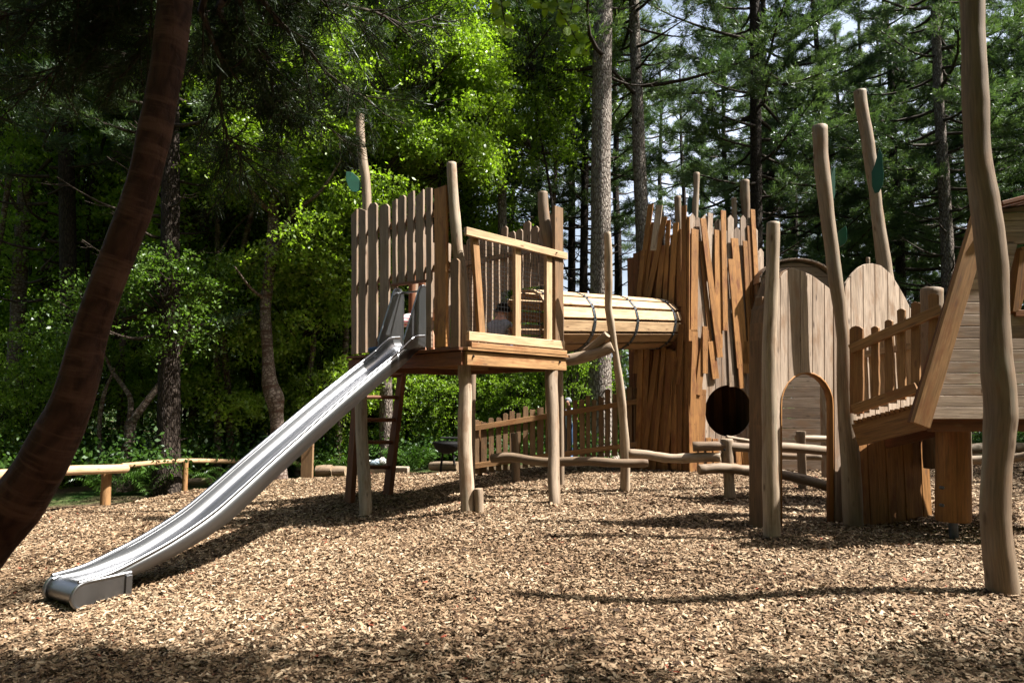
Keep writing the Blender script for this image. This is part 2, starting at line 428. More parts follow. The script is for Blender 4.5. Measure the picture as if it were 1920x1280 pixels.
# fast numpy mesh
def npmesh(name, verts, faces, tone=None, mats=(), mi=None, scale=True, org=None):
    me = bpy.data.meshes.new(name)
    v = np.asarray(verts, dtype=np.float32)
    if scale: v = v*SC
    if org is not None: v = v-np.array(org, dtype=np.float32)
    f = np.asarray(faces, dtype=np.int32); nf, k = f.shape
    me.vertices.add(len(v)); me.vertices.foreach_set('co', v.ravel())
    me.loops.add(nf*k); me.loops.foreach_set('vertex_index', f.ravel())
    me.polygons.add(nf); me.polygons.foreach_set('loop_start', np.arange(0, nf*k, k, dtype=np.int32))
    try: me.polygons.foreach_set('loop_total', np.full(nf, k, dtype=np.int32))
    except Exception: pass
    if tone is not None:
        a = me.attributes.new('tone', 'FLOAT', 'FACE'); a.data.foreach_set('value', np.asarray(tone, dtype=np.float32))
    for m in mats: me.materials.append(m)
    if mi is not None: me.polygons.foreach_set('material_index', np.asarray(mi, dtype=np.int32))
    me.update(calc_edges=True); return me
def link(name, me, parent=None):
    o = bpy.data.objects.new(name, me); COL.objects.link(o)
    if parent: o.parent = parent
    return o

# ---------------------------------------------------------------- ground
BUMPS = [(*gnd(px, py)[:2], hh, rr) for px, py, hh, rr in ((877, 966, .018, .17), (1040, 947, .018, .16), (685, 962, .018, .16), (1172, 918, .018, .16), (1447, 1006, .016, .16), (1600, 982, .018, .18), (1881, 1119, .014, .17), (1368, 932, .018, .15), (966, 903, .015, .15),
    (197, 944, .02, .18), (650, 946, .015, .15), (721, 932, .015, .15), (100, 1160, -.035, .28), (700, 1060, .025, .8), (1250, 1080, -.025, .7), (560, 1180, .022, .6), (1000, 1010, -.022, .6))]
def hg(x, y):
    b = 0
    for bx_, by_, hh, rr in BUMPS: b = b+hh*np.exp(-((x-bx_)**2+(y-by_)**2)/(rr*rr))
    return b+.018*np.sin(x*1.3+.7)*np.cos(y*.9)+.012*np.sin(x*2.9+y*2.1)+.008*np.sin(y*4.3-x*1.1)-.012+slope(x)
g = MB(); S_ = 400                                   # forest floor, a little below the chips
g.add([(-S_, -S_, -.65), (-14, -S_, -.65), (-14, S_, -.65), (-S_, S_, -.65)], [[0, 1, 2, 3]], [[(0, 0), (1, 0), (1, 1), (0, 1)]])
gx_ = [-14, -6, -3, -1.8, -.5, .3, 2.5, 14, S_]
for a_, b_ in zip(gx_[:-1], gx_[1:]):
    za, zb = float(slope(a_))-.1, float(slope(b_))-.1
    g.add([(a_, -S_, za), (b_, -S_, zb), (b_, S_, zb), (a_, S_, za)], [[0, 1, 2, 3]], [[(0, 0), (1, 0), (1, 1), (0, 1)]])
tag(g.build('ground', M['litter'], base=(0, 0, 0)), kind='structure')
# edge of the wood chip area beyond which the forest floor begins (y as a function of x)
def edgey(x): return np.interp(x, [-14, -7.5, -6.8, -5.9, -5.5, -4, -2.7, -1.3, 0, 4, 14], [7.5, 9.4, 9.8, 10.2, 11.9, 13.1, 13.1, 12.6, 11.9, 14, 15.5])
nx, ny = 220, 170
xs = np.linspace(-13, 14, nx); tt = np.linspace(0, 1, ny)
Xg = np.repeat(xs[:, None], ny, 1); Yg = -5+(edgey(Xg)+.25+5)*tt[None, :]
Zg = hg(Xg, Yg); Zg[:, -1] -= .1; Zg[0, :] -= .1; Zg[-1, :] -= .1
idx = np.arange(nx*ny).reshape(nx, ny)
F4 = np.stack([idx[:-1, :-1], idx[1:, :-1], idx[1:, 1:], idx[:-1, 1:]], -1).reshape(-1, 4)
me = npmesh('wood_chip_bed', np.stack([Xg, Yg, Zg], -1).reshape(-1, 3), F4, mats=[M['chipbed']])
me.polygons.foreach_set('use_smooth', np.ones(len(me.polygons), dtype=bool))
tag(link('play_area_ground', me), kind='structure')
def chips(n, seed, lo=2.2, hi=14, pw=1.55, size=(.012, .038), big=1.0):
    r = np.random.default_rng(seed)
    u = r.random(n*2); Y = (lo**(2-pw)+u*(hi**(2-pw)-lo**(2-pw)))**(1/(2-pw)) if pw != 2 else lo*(hi/lo)**u
    X = (r.random(n*2)*2-1)*Y*.82
    k = (Y < edgey(X)) & (np.abs(X) < 12.5); X, Y = X[k][:n], Y[k][:n]; n = len(X)
    far = np.clip((Y-4)/6, 0, 1)
    Ln = r.uniform(size[0], size[1], n)*(1+far*.5)*big; Wd = Ln*r.uniform(.18, .5, n)
    yaw = r.uniform(0, 6.283, n); pt = r.normal(0, .28, n); rl = r.normal(0, .38, n)
    Z = hg(X, Y)+.004+r.random(n)**1.5*.022*big
    a = np.stack([np.cos(yaw)*np.cos(pt), np.sin(yaw)*np.cos(pt), np.sin(pt)], -1)*Ln[:, None]/2
    b0 = np.stack([-np.sin(yaw), np.cos(yaw), np.zeros(n)], -1); c0 = np.cross(a/np.linalg.norm(a, axis=1)[:, None], b0)
    b = (b0*np.cos(rl)[:, None]+c0*np.sin(rl)[:, None])*Wd[:, None]/2
    c = np.stack([X, Y, Z], -1)
    j = lambda: (1+r.uniform(-.35, .25, n))[:, None]
    P = np.stack([c-a*j()-b*j(), c+a*j()-b*j()*.8, c+a*j()+b*j(), c-a*j()+b*j()*.8], 1).reshape(-1, 3)
    tone = np.clip(r.beta(1.6, 1.35, n)+.1*np.sin(X*1.7+np.sin(Y*1.3)*2)*np.sin(Y*2.1+X*.6), 0, .96); tone[r.random(n) < .004] = 1.0
    return P, np.arange(n*4).reshape(n, 4), tone
P, F, T = chips(560000, 3)
P2, F2, T2 = chips(20000, 9, lo=2.1, hi=9, size=(.03, .058), big=1.0)
me = npmesh('wood_chips', np.concatenate([P, P2]), np.concatenate([F, F2+len(P)]), np.concatenate([T, T2]), [M['chips']])
tag(link('wood_chips', me), 'loose tan wood chips covering the whole playground surface', 'wood chips', kind='stuff')

# ---------------------------------------------------------------- climbing tower with the slide
ZD = 1.65
u_ = V((.683, .73, 0)).normalized(); l_ = V((-.73, .683, 0)).normalized()
Fc = gnd(869, 966); Fc.z = 0; ZD = at(869, 653, Fc.y).z
Rc = online(1057, Fc, u_, ZD); Rc.z = 0
Lc = online(659, Fc, l_, ZD); Lc.z = 0
vb = l_.copy()
Bc = Rc+(Lc-Fc)*.97
nR = V((u_.y, -u_.x, 0)); nL = V((l_.y, -l_.x, 0))*-1
if nR.y > 0: nR = -nR
if nL.y > 0: nL = -nL
nRB = u_.copy(); dLB = (Bc-Lc).normalized(); nLB = V((-dLB.y, dLB.x, 0))
UP = V((0, 0, 1))
tower = thing('climbing_tower', Fc, 'raised timber platform tower with picket walls and wire mesh on round log legs', 'play tower')
def z(p, h): return V((p.x, p.y, h))
# deck floor and edge beams
d = MB()
corners = [Fc, Rc, Bc, Lc]
nb = 15
for i in range(nb):                                   # floor boards run parallel to the right-hand edge
    t0, t1 = i/nb+.004, (i+1)/nb-.004
    a0, a1 = Fc.lerp(Lc, t0), Fc.lerp(Lc, t1); b0, b1 = Rc.lerp(Bc, t0), Rc.lerp(Bc, t1)
    q = [z(p, ZD-.03) for p in (a0, b0, b1, a1)]; qt = [z(p, ZD) for p in (a0, b0, b1, a1)]
    ou = rng.uniform(0, 30); ll = (b0-a0).length
    uvs = [(ou, 0), (ou+ll, 0), (ou+ll, .12), (ou, .12)]
    P = q+qt; fs = [[3, 2, 1, 0], [4, 5, 6, 7], [0, 1, 5, 4], [1, 2, 6, 5], [2, 3, 7, 6], [3, 0, 4, 7]]
    d.add(P, fs, [uvs]*6, rng.random())
d.build('deck_floor', M['larch'], tower)
d = MB()
for t in (.14, .32, .5, .68, .86, .97):                         # joists under the floor
    p0, p1 = Fc.lerp(Rc, t), Lc.lerp(Bc, t)
    d = MB(); d.board(z(p0, ZD-.085)+(p1-p0)*.02, z(p1, ZD-.085)-(p1-p0)*.02, .055, .055, UP, .5); d.build('joist', M['larch'], tower)
for t in (.33, .66):
    p0, p1 = Fc.lerp(Lc, t), Rc.lerp(Bc, t)
    d = MB(); d.board(z(p0, ZD-.135), z(p1, ZD-.135), .07, .045, UP, .6); d.build('joist', M['larch'], tower)
for (a, b, n, mt, tn) in ((Fc, Rc, nR, 'larch', .85), (Fc, Lc, nL, 'reddish', .35), (Rc, Bc, nRB, 'reddish', .4), (Lc, Bc, nLB, 'reddish', .4)):
    e = (b-a).normalized(); m = MB()
    m.board(z(a, ZD-.105)-e*.0+n*.0, z(b, ZD-.105)+e*.0, .145, .045, n, tn)
    m.build('edge_beam', M[mt], tower, bevel=.004)
m = MB(); e = u_
m.board(z(Fc, ZD-.02)-e*.02+nR*.01, z(Rc, ZD-.02)+e*.03+nR*.01, .13, .03, UP, .7); m.build('deck_ledge', M['larch'], tower, bevel=.003)
m = MB(); m.board(z(Fc, ZD-.02)-l_*.0+nL*.03, z(Lc, ZD-.02)+nL*.03, .1, .03, UP, .2); m.build('deck_ledge', M['reddish'], tower, bevel=.003)
def bolt(p, n, parent, r=.014):
    m = MB(); m.tube([p, p+n*.008, p+n*.02], [r, r, r*.6], 8, 0, .5); m.build('bolt', M['bolt'], parent)
for px in (887, 1049): bolt(onplane(px, 668+(px-887)*.065, Fc+nR*.045, nR), nR, tower)
# legs and corner poles (round peeled logs)
def polepart(rows, Y0, Y1, name, parent, under=.15, nz=.09):
    mb, pts = polepx(rows, Y0, Y1, under=under, nz=nz); return mb.build(name, POLE, parent), pts
Yf = Fc.y
polepart([(670, 859, 884), (700, 858, 884), (730, 861, 884), (780, 858, 885), (850, 858, 886), (900, 862, 888), (968, 864, 890)], Yf+.06, Yf+.22, 'leg', tower)
polepart([(305, 837, 856), (340, 838, 858), (380, 840, 861), (419, 843, 865), (470, 848, 869), (512, 855, 875), (560, 861, 879), (600, 865, 883), (652, 866, 886)], Yf+.2, Yf+.14, 'corner_pole', tower, under=0)
Yr = Rc.y
polepart([(690, 1022, 1047), (720, 1022, 1046), (790, 1026, 1048), (850, 1028, 1049), (900, 1027, 1050), (947, 1029, 1051)], gnd(1040, 947).y, Yr-.1, 'leg', tower)
polepart([(360, 1008, 1027), (385, 1008, 1029), (410, 1010, 1031), (440, 1013, 1036), (465, 1019, 1039), (512, 1028, 1044), (560, 1031, 1046), (600, 1031, 1047), (655, 1030, 1048)], Yr-.05, Yr-.02, 'corner_pole', tower, under=0)
polepart([(690, 1045, 1056), (800, 1046, 1057), (908, 1047, 1058)], gnd(1052, 908).y, gnd(1052, 908).y, 'leg', tower)
Yl = Lc.y
polepart([(670, 664, 688), (764, 665, 688), (850, 668, 691), (900, 671, 695), (962, 674, 697)], gnd(685, 962).y, Yl+.15, 'leg', tower)
polepart([(215, 666, 683), (245, 667, 684), (278, 668, 687), (310, 672, 691), (340, 677, 695), (387, 679, 697), (500, 680, 698), (660, 680, 699)], Yl+.35, Yl+.5, 'corner_pole', tower, under=0)
q_ = at(884, 700, Bc.y-.1)
for (bx, tx) in ((V((q_.x, q_.y, 0)), .03),):
    m = MB(); m.tube([z(bx, -.4), z(bx, 1), z(bx+u_*.02, 2), z(bx, 2.9)], [.065, .06, .058, .055], 12, .1, None, 0, 1); m.build('leg', POLE, tower)
# green leaf board on the rear corner pole
def leafsign(parent, outline, Y, tilt=V((0, 0, 0)), th=.02):
    P0 = at(*outline[0], Y); n = V((-P0.x, -P0.y, 0)).normalized()
    n = (n+tilt).normalized()
    a = UP.cross(n).normalized(); b = UP
    pts = [onplane(x, y, P0, n)-P0 for x, y in outline]
    poly = [(p.dot(a), p.dot(b)) for p in pts]
    m = MB(); m.prism(poly, P0, a, n.cross(a), n, th, .5); return m.build('leaf_board', M['leafsign'], parent, bevel=.003)
leafsign(tower, [(649, 322), (661, 324), (672, 334), (677, 345), (676, 356), (668, 361), (660, 360), (653, 351), (648, 335)], Yl+.38)
# left-hand picket wall above the slide
def pickets(mb, rows, P, n, e, th=.018, wob=.004, z0=None):
    for xl0, xr0, ytop, ybot, tn, tp in rows:
        a, b = onplane(xl0, ytop, P, n), onplane(xr0, ytop, P, n)
        c0, c1 = onplane(xl0, ybot, P, n), onplane(xr0, ybot, P, n)
        top = (a+b)/2; bot = (c0+c1)/2; bot = V((bot.x, bot.y, bot.z))
        top = V((top.x, top.y, (a.z+b.z)/2))
        mb.board(bot, top, (c1-c0).length, th, n, tn, tp, wob, wd1=(b-a).length, screws=(.12, .8))
m = MB(); PL = Fc+nL*.012
rows = [(662, 674, 398, 664, .35, 'slant'), (676, 691, 393, 662, .4, 'slant'), (693.5, 711.5, 388, 661, .5, 'dog'), (715, 734, 391, 640, .45, 'dog'),
        (738.5, 748, 376, 541, .3, 'slant'), (750, 764.5, 372, 532, .5, 'dog'), (767, 780.5, 362, 530, .4, 'slant'), (783, 799, 363, 527, .55, 'slant'), (802, 814, 353, 652, .45, 'slant')]
rows = [(a_, b_-2.2, c_, d_, e_, f_) for a_, b_, c_, d_, e_, f_ in rows]; pickets(m, rows, PL, nL, l_, .028, .005)
m.build('picket_panel', [M['ash'], M['bolt']], tower, bevel=.003)
m = MB(); pickets(m, [(819.5, 841, 352, 651, .75, 'flat')], Fc+nL*.02, nL, l_, .04, .001); m.build('board', [M['orange'], M['bolt']], tower, bevel=.004, label='wide orange plank beside the grey pickets')
m = MB(); pickets(m, [(848, 863, 491, 651, .5, 'dog')], Fc+nL*.05, nL, l_, .026, .004); m.build('board', [M['tan'], M['bolt']], tower, bevel=.003)
for (y1, y2) in ((445, 443), (535, 531)):
    m = MB(); a = onplane(664, y1, Fc-nL*.03, nL); b = onplane(846, y2, Fc-nL*.03, nL); b.z = a.z
    m.board(a, b, .07, .04, nL, .5); m.build('rail', M['larch'], tower, bevel=.003)
# lintel over the slide opening and jambs
m = MB(); m.board(onplane(738, 535, PL, nL), onplane(802, 527, PL, nL), .03, .045, nL, .6); m.build('lintel', M['reddish'], tower, bevel=.003)
for px in (790, 772):
    p = onplane(px, 600, Fc-nL*.55, nL); m = MB(); m.tube([z(p, ZD), z(p, ZD+.6), z(p, ZD+1.25)], [.05, .045, .045], 10, .08, .3); m.build('post', M['reddish'], tower)
# right-hand face: top rail, studs, kick boards, wire mesh
PR = Fc+nR*.02
zt = onplane(856, 431, PR, nR).z
m = MB(); m.board(z(Fc, zt)-u_*.05+nR*.03, z(Rc, zt)-u_*.0+nR*.03, .088, .045, nR, .8); m.build('top_rail', M['pale'], tower, bevel=.004)
for px, py in ((868, 434), (1043, 474)): bolt(onplane(px, py, Fc+nR*.075, nR), nR, tower, .009)
def pxboard(mb, x0, y0, x1, y1, wpx, P, n, off, th=.025, tn=None, top='flat', wob=0.0, w1=None, mi=0, screws=None):
    Q = P+n*off
    a = onplane(x0, y0, Q, n); b = onplane(x1, y1, Q, n)
    hw = (onplane(x0+wpx/2, y0, Q, n)-onplane(x0-wpx/2, y0, Q, n)).length
    hb = (onplane(x1+wpx/2, y1, Q, n)-onplane(x1-wpx/2, y1, Q, n)).length if w1 is None else w1
    mb.board(b, a, hb, th, n, tn, top, wob, mi, wd1=hw, screws=screws)
for (x0, y0, x1, y1, wp, tn) in ((886, 442, 899, 628, 11, .5), (966, 452, 966, 634, 10, .8), (1024.5, 468, 1024.5, 642, 10, .75)):
    m = MB(); pxboard(m, x0, y0, x1, y1, wp, Fc, nR, -.02, .05, tn); m.build('stud', M['pale'] if tn > .6 else M['larch'], tower, bevel=.003)
m = MB(); pxboard(m, 1043, 389, 1044, 652, 15, Fc, nR, .0, .045, .4); m.build('board', M['tan'], tower, bevel=.003)
zz = onplane(870, 631, PR, nR).z
m = MB(); m.board(z(Fc, zz+.01)+u_*.02+nR*.0, z(Rc, zz+.01)-u_*.03+nR*.0, .1, .05, nR, .9); m.build('kick_board', M['pale'], tower, bevel=.006)
m = MB(); m.board(z(Fc, ZD+.035)+u_*.03+nR*.05, z(Rc, ZD+.035)-u_*.03+nR*.05, .06, .03, nR, .6); m.build('kick_board', M['larch'], tower, bevel=.006)
m = MB(); a = z(Fc, ZD+.1)-nR*.035+u_*.08; ww = (Rc-Fc).length-.14; hh = zt-ZD-.12
k = int(ww/.05)
for i in range(k+1):
    p = a+u_*(ww*i/k); m.board(p, p+UP*hh, .0035, .0035, nR, .5)
k = int(hh/.05)
for i in range(k+1):
    p = a+UP*(hh*i/k)-nR*.004; m.board(p, p+u_*ww, .0035, .0035, nR, .5)
m.build('wire_mesh', M['wire'], tower)
# rear walls of pickets (seen through the mesh)
def pickwall(A, B, n, zb, tops, wdt, gap, th, parent, name, mat, skip=None):
    e = (B-A).normalized(); Ln = (B-A).length; x = wdt/2; m = MB(); i = 0
    while x < Ln-wdt/2:
        if not (skip and skip[0] < x < skip[1]):
            w2 = wdt*rng.uniform(.75, 1.15)
            zt_ = tops+rng.uniform(-.1, .1); p = A+e*x
            m.board(z(p, zb), z(p, zt_), w2, th, n, rng.uniform(.25, .8), rng.choice(['slant', 'dog', 'round']), .006)
        else:
            p = A+e*x; m.board(z(p, skip[2]), z(p, tops+rng.uniform(-.1, .1)), wdt, th, n, rng.uniform(.3, .8), 'dog', .006)
        x += wdt+gap*rng.uniform(.6, 1.4)
    for zz_ in (zb+.25, tops-.35) if not skip else (tops-.3,):
        m.board(z(A, zz_), z(B, zz_), .07, .03, -n, .4)
    return m.build(name, mat, parent)
pickwall(Rc-nRB*.01, Bc-nRB*.01, nRB, ZD, 3.4, .12, .018, .026, tower, 'picket_panel', M['ash'], (.18, 1.1, 2.62))
pickwall(Lc+dLB*.95, Bc, nLB, ZD, 3.4, .12, .018, .026, tower, 'picket_panel', M['ash'])
# slanting access ladder
lad = thing('access_ladder', gnd(700, 938), 'dark timber ladder leaning up under the platform, between its left leg and the slide', 'ladder')
LA, LB_ = gnd(650, 946), gnd(721, 932)
tA, tB = at(668, 700, LA.y+.25), at(750, 699, LB_.y+.2)
for a, b in ((LA, tA), (LB_, tB)):
    m = MB(); s_ = (LB_-LA).normalized(); m.board(a-UP*.1, b, .14, .075, s_, .3, wd1=.11); m.build('side_rail', M['reddish'], lad, bevel=.004)
for py in (703, 746, 789, 831, 877):
    f = (946-py)/(946-700); p0 = LA.lerp(tA, (946-py)/246.); p1 = LB_.lerp(tB, (932-py)/233.)
    m = MB(); m.tube([p0+(p1-p0)*.02, p1-(p1-p0)*-.02], [.028, .028], 8, .05, .3); m.build('rung', M['reddish'], lad)

# ---------------------------------------------------------------- steel slide
q_ = online(796, Fc, l_, 1.85); T0 = at(796, 630, q_.y+.05); E0 = at(148, 1094, gnd(135, 1140).y)
sd = V((E0.x-T0.x, E0.y-T0.y, 0)); SL = sd.length; sd /= SL; sw = V((sd.y, -sd.x, 0))
if sw.x > 0: sw = -sw                                   # towards the slide's left-hand rim in the picture
prof = []
for px, py in ((796, 630), (777, 633), (749, 659), (695, 703), (640, 749), (575, 806), (506, 867), (450, 918), (398, 963), (328, 1011), (262, 1048), (206, 1076), (148, 1094)):
    zq = .8
    for _ in range(12):
        q = online(px, V((T0.x, T0.y, 0)), sd, zq); zq = at(px, py, q.y).z
    prof.append(((V((q.x, q.y, 0))-V((T0.x, T0.y, 0))).length/SL, zq))
prof[0] = (0, prof[0][1]); prof[-1] = (1.0, prof[-1][1])
pt = np.array(prof); W = .385; WH = .11
slide = thing('slide', (E0.x, E0.y, -.29), 'long brushed steel slide running from the tower down to the wood chips', 'slide')
NS = 90; path = []
for i in range(NS+1):
    t = i/NS
    # smooth interpolation of the profile
    k = np.clip(np.searchsorted(pt[:, 0], t)-1, 0, len(pt)-2)
    x0, x1 = pt[k, 0], pt[k+1, 0]; s = (t-x0)/(x1-x0)
    m0 = (pt[min(k+1, len(pt)-1), 1]-pt[max(k-1, 0), 1])/(pt[min(k+1, len(pt)-1), 0]-pt[max(k-1, 0), 0])*(x1-x0)
    m1 = (pt[min(k+2, len(pt)-1), 1]-pt[k, 1])/(pt[min(k+2, len(pt)-1), 0]-pt[k, 0])*(x1-x0)
    hz_ = (2*s**3-3*s**2+1)*pt[k, 1]+(s**3-2*s**2+s)*m0+(-2*s**3+3*s**2)*pt[k+1, 1]+(s**3-s**2)*m1
    path.append(V((T0.x, T0.y, 0))+sd*(SL*t)+UP*hz_)
def frame(i):
    a = path[min(i+1, NS)]-path[max(i-1, 0)]; a.normalize(); return a, a.cross(sw).normalized() if a.cross(sw).z > 0 else -(a.cross(sw).normalized())
def sweep(mb, prof2, i0=0, i1=NS, closed=False, whf=None, tone=.5):
    """prof2 list of (across towards sw, up) from the right-hand rim"""
    k = len(prof2); vs = []; dist = 0
    for i in range(i0, i1+1):
        t_, nn = frame(i)
        for a, b in prof2:
            bb = b*(whf(i/NS) if (whf and b < 0) else 1)
            vs.append(path[i]+sw*a+nn*bb)
    fs, us = [], []; acc = 0
    cum = [0]
    for j in range(1, k): cum.append(cum[-1]+math.dist(prof2[j-1], prof2[j]))
    st = SL/NS
    for i in range(i1-i0):
        for j in range(k-1 if not closed else k):
            j2 = (j+1) % k
            fs.append([i*k+j, i*k+j2, (i+1)*k+j2, (i+1)*k+j])
            us.append([(i*st, cum[j]), (i*st, cum[j2]), ((i+1)*st, cum[j2]), ((i+1)*st, cum[j])])
    mb.add(vs, fs, us, tone, True)
bq = [(.012, -.015), (.015, -.045), (.022, -.07), (.036, -.09), (.058, -.103), (.09, -.109)]; bedp = bq+[(W*.5, -WH-.002)]+[(W-a_, b_) for a_, b_ in bq[::-1]]
wf = lambda t: 1.0 if t < .85 else 1-(t-.85)/.15*.75
m = MB(); sweep(m, bedp, 0, NS, whf=wf); sweep(m, [(p[0], p[1]-.006) for p in bedp][::-1], 0, NS, whf=wf)
m.build('slide_bed', M['steel'], slide)
wf2 = lambda t: 1.0 if t < .7 else 1-(t-.7)/.3*.62
for s0 in (0, W):
    sg = 1 if s0 == 0 else -1
    m = MB(); sweep(m, [(s0-.001*sg, .0), (s0-.001*sg, -.06), (s0-.001*sg, -.155), (s0+.012*sg, -.155), (s0+.010*sg, .0)], 0, NS, closed=True, whf=wf2)
    m.build('side_wall', M['steel'], slide)
    m = MB(); pr = [path[i]+sw*(s0+.004*sg)+frame(i)[1]*.004 for i in range(0, NS+1)]
    m.tube(pr, [.0165]*len(pr), 10, 0, .5); m.build('rim', M['steel'], slide)
# rolled exit end
m = MB(); pe = path[NS]; rr = .08; n_ = 14; vs = []
ctr = pe-UP*(rr+.008)-sd*rr*.6
ang = [math.pi/2-i/n_*math.pi*1.25 for i in range(n_+1)]
prf = [(math.cos(a)*rr, math.sin(a)*rr) for a in ang]
for q in (0.012, W-.012):
    for (x, y) in prf: vs.append(ctr+sd*x+UP*y+sw*q)
k = len(prf); fs = [[j, j+1, k+j+1, k+j] for j in range(k-1)]
m.add(vs, fs, [[(0, j*.03), (0, j*.03+.03), (W, j*.03+.03), (W, j*.03)] for j in range(k-1)], .5, True)
m.build('exit_roll', M['steel'], slide)
for q in (0, W):
    o_ = [(math.cos(a)*rr*1.12, math.sin(a)*rr*1.12) for a in [math.pi/2-i/12*math.pi for i in range(13)]]
    poly = o_+[(-.26, -rr*1.12), (-.26, rr*1.12-.0)]
    m = MB(); m.prism(poly, ctr+sw*(q-.006), sd, UP, sw, .012, .5); m.build('end_cheek', M['steel'], slide, bevel=.003)
    m = MB(); rp = [ctr+sd*x+UP*y+sw*q for x, y in [(-.3, rr*1.15)]+o_]; m.tube(rp, [.014]*len(rp), 8, 0, .5); m.build('rim', M['steel'], slide)
m = MB(); c0 = ctr-sd*.28-UP*.03
m.box(c0+sw*-.01, UP*.11, sd*.022, sw*.012, .4); m.box(c0+sw*(W+.01), UP*.11, sd*.022, sw*.012, .4); m.box(c0-UP*.04+sw*(W/2), sw*(W/2), sd*.02, UP*.012, .4)
m.build('support_foot', M['steel'], slide, bevel=.003)
# hood panels at the top and cross bar
def hood(x0b, x1b, x0t, x1t, ytop, yb0, yb1, off):
    P = path[0]+sw*off; n = -sw
    O = P; a = -sd; b = UP
    # side plate: tall rounded tongue standing on the slide's side wall
    wd = .30; h = .60
    poly = [(-.36, -.17), (.06, -.12), (.06, .48)]+[(-.03+.09*math.cos(t), .48+.1*math.sin(t)) for t in [math.pi*k/8 for k in range(1, 8)]]+[(-.13, .47), (-.35, -.07)]
    m = MB(); m.prism(poly, O, a, b, n, .006, .5); o = m.build('hood_panel', M['steel'], slide)
    ring = [O+a*x+b*y for x, y in poly[1:]]; m = MB(); m.tube(ring, [.0125]*len(ring), 8, 0, .5); m.build('hood_rail', M['steel'], slide)
    return O+a*.01+b*.53
h0 = hood(0, 0, 0, 0, 0, 0, 0, 0.0); h1 = hood(0, 0, 0, 0, 0, 0, 0, W)
m = MB(); m.tube([h0, h1], [.012, .012], 8, 0, .5); m.build('cross_bar', M['steel'], slide)

# ---------------------------------------------------------------- barrel tunnel between the towers
ts = Rc+vb*.62; te = online(1238, ts, u_, 2.15); te = at(1238, 607, te.y); ts.z = te.z-.25; te_t = (te-ts).length
tun = thing('tunnel_bridge', (ts.x, ts.y, 1.7), 'barrel-shaped tunnel of pale planks held by dark steel hoops between the two towers', 'tunnel')
r0 = 46*te.y/FPX*1.01; tside = V((u_.y, -u_.x, 0))
m = MB(); NP = 14
for i in range(NP):
    an = 2*math.pi*(i+.5)/NP; dn = tside*math.cos(an)+UP*math.sin(an)
    lowr = -.45 > math.sin(an)  # underside planks get darker tones, standing in for the shade below the barrel
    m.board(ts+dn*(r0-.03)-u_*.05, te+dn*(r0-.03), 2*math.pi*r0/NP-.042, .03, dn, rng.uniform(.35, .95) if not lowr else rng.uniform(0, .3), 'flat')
m.build('plank_barrel', M['pale'], tun, bevel=.003)
for f_ in (.02, .28, .60, .93):
    m = MB(); c = ts.lerp(te, f_); n_ = 40
    vs, fs, us = [], [], []
    for i in range(n_):
        an = 2*math.pi*i/n_; dn = tside*math.cos(an)+UP*math.sin(an)
        vs += [c+dn*(r0+.012)-u_*.03, c+dn*(r0+.012)+u_*.03, c+dn*(r0-.004)+u_*.03, c+dn*(r0-.004)-u_*.03]
    for i in range(n_):
        j = (i+1) % n_
        for q in range(4):
            q2 = (q+1) % 4; fs.append([i*4+q, i*4+q2, j*4+q2, j*4+q]); us.append([(0, 0)]*4)
    m.add(vs, fs, us, .5, False)
    for i in range(NP):
        for dd in (-.35, .35):
            an = 2*math.pi*(i+.5+dd)/NP; dn = tside*math.cos(an)+UP*math.sin(an)
            m.tube([c+dn*(r0+.01), c+dn*(r0+.026)], [.012, .01], 6, 0, .5, 1)
    m.build('hoop', [M['strap'], M['bolt']], tun)
# log cross-beam carrying the tunnel
m = MB(); bm_ = logm([at(1055, 676, 8.6), at(1100, 668, 8.55), at(1149, 650, 8.45)], [.075, .075, .068]); bm_.build('support_log', POLE, tun)
bm_ = logm([at(1096, 663, 8.6), at(1120, 643, 8.5), at(1139, 626, 8.4)], [.06, .055, .05]); bm_.build('support_log', POLE, tun)
mb, _ = polepx([(435, 1133, 1145), (470, 1133, 1148), (503, 1133, 1149), (540, 1134, 1148), (573, 1134, 1147), (601, 1137, 1152), (643, 1144, 1157), (680, 1150, 1163), (737, 1156, 1172), (801, 1161, 1177), (847, 1163, 1181), (918, 1163, 1181)], gnd(1172, 919).y, 8.2)
Yp = gnd(1172, 919)
tag(mb.build('log_pole', POLE, base=(Yp.x, Yp.y, 0)), 'slender bent log pole in front of the barrel tunnel', 'pole', 'upright log poles around the play area')

# ---------------------------------------------------------------- tower clad in leaning boards
C2 = online(1292, te, V((.73, -.683, 0)), 0.0); C2.z = 0
eL = V((-.73, .683, 0)); nT = V((-.683, -.73, 0)).normalized()
eR = V((.905, .425, 0)).normalized(); nS = V((.425, -.905, 0)).normalized()
DT = online(1430, C2, eR, 0.0)
ATl = online(1183, C2, eL, 0.0)
bt = thing('board_tower', C2, 'tall tower clad all round in tilted orange and grey boards with a round porthole', 'play tower')
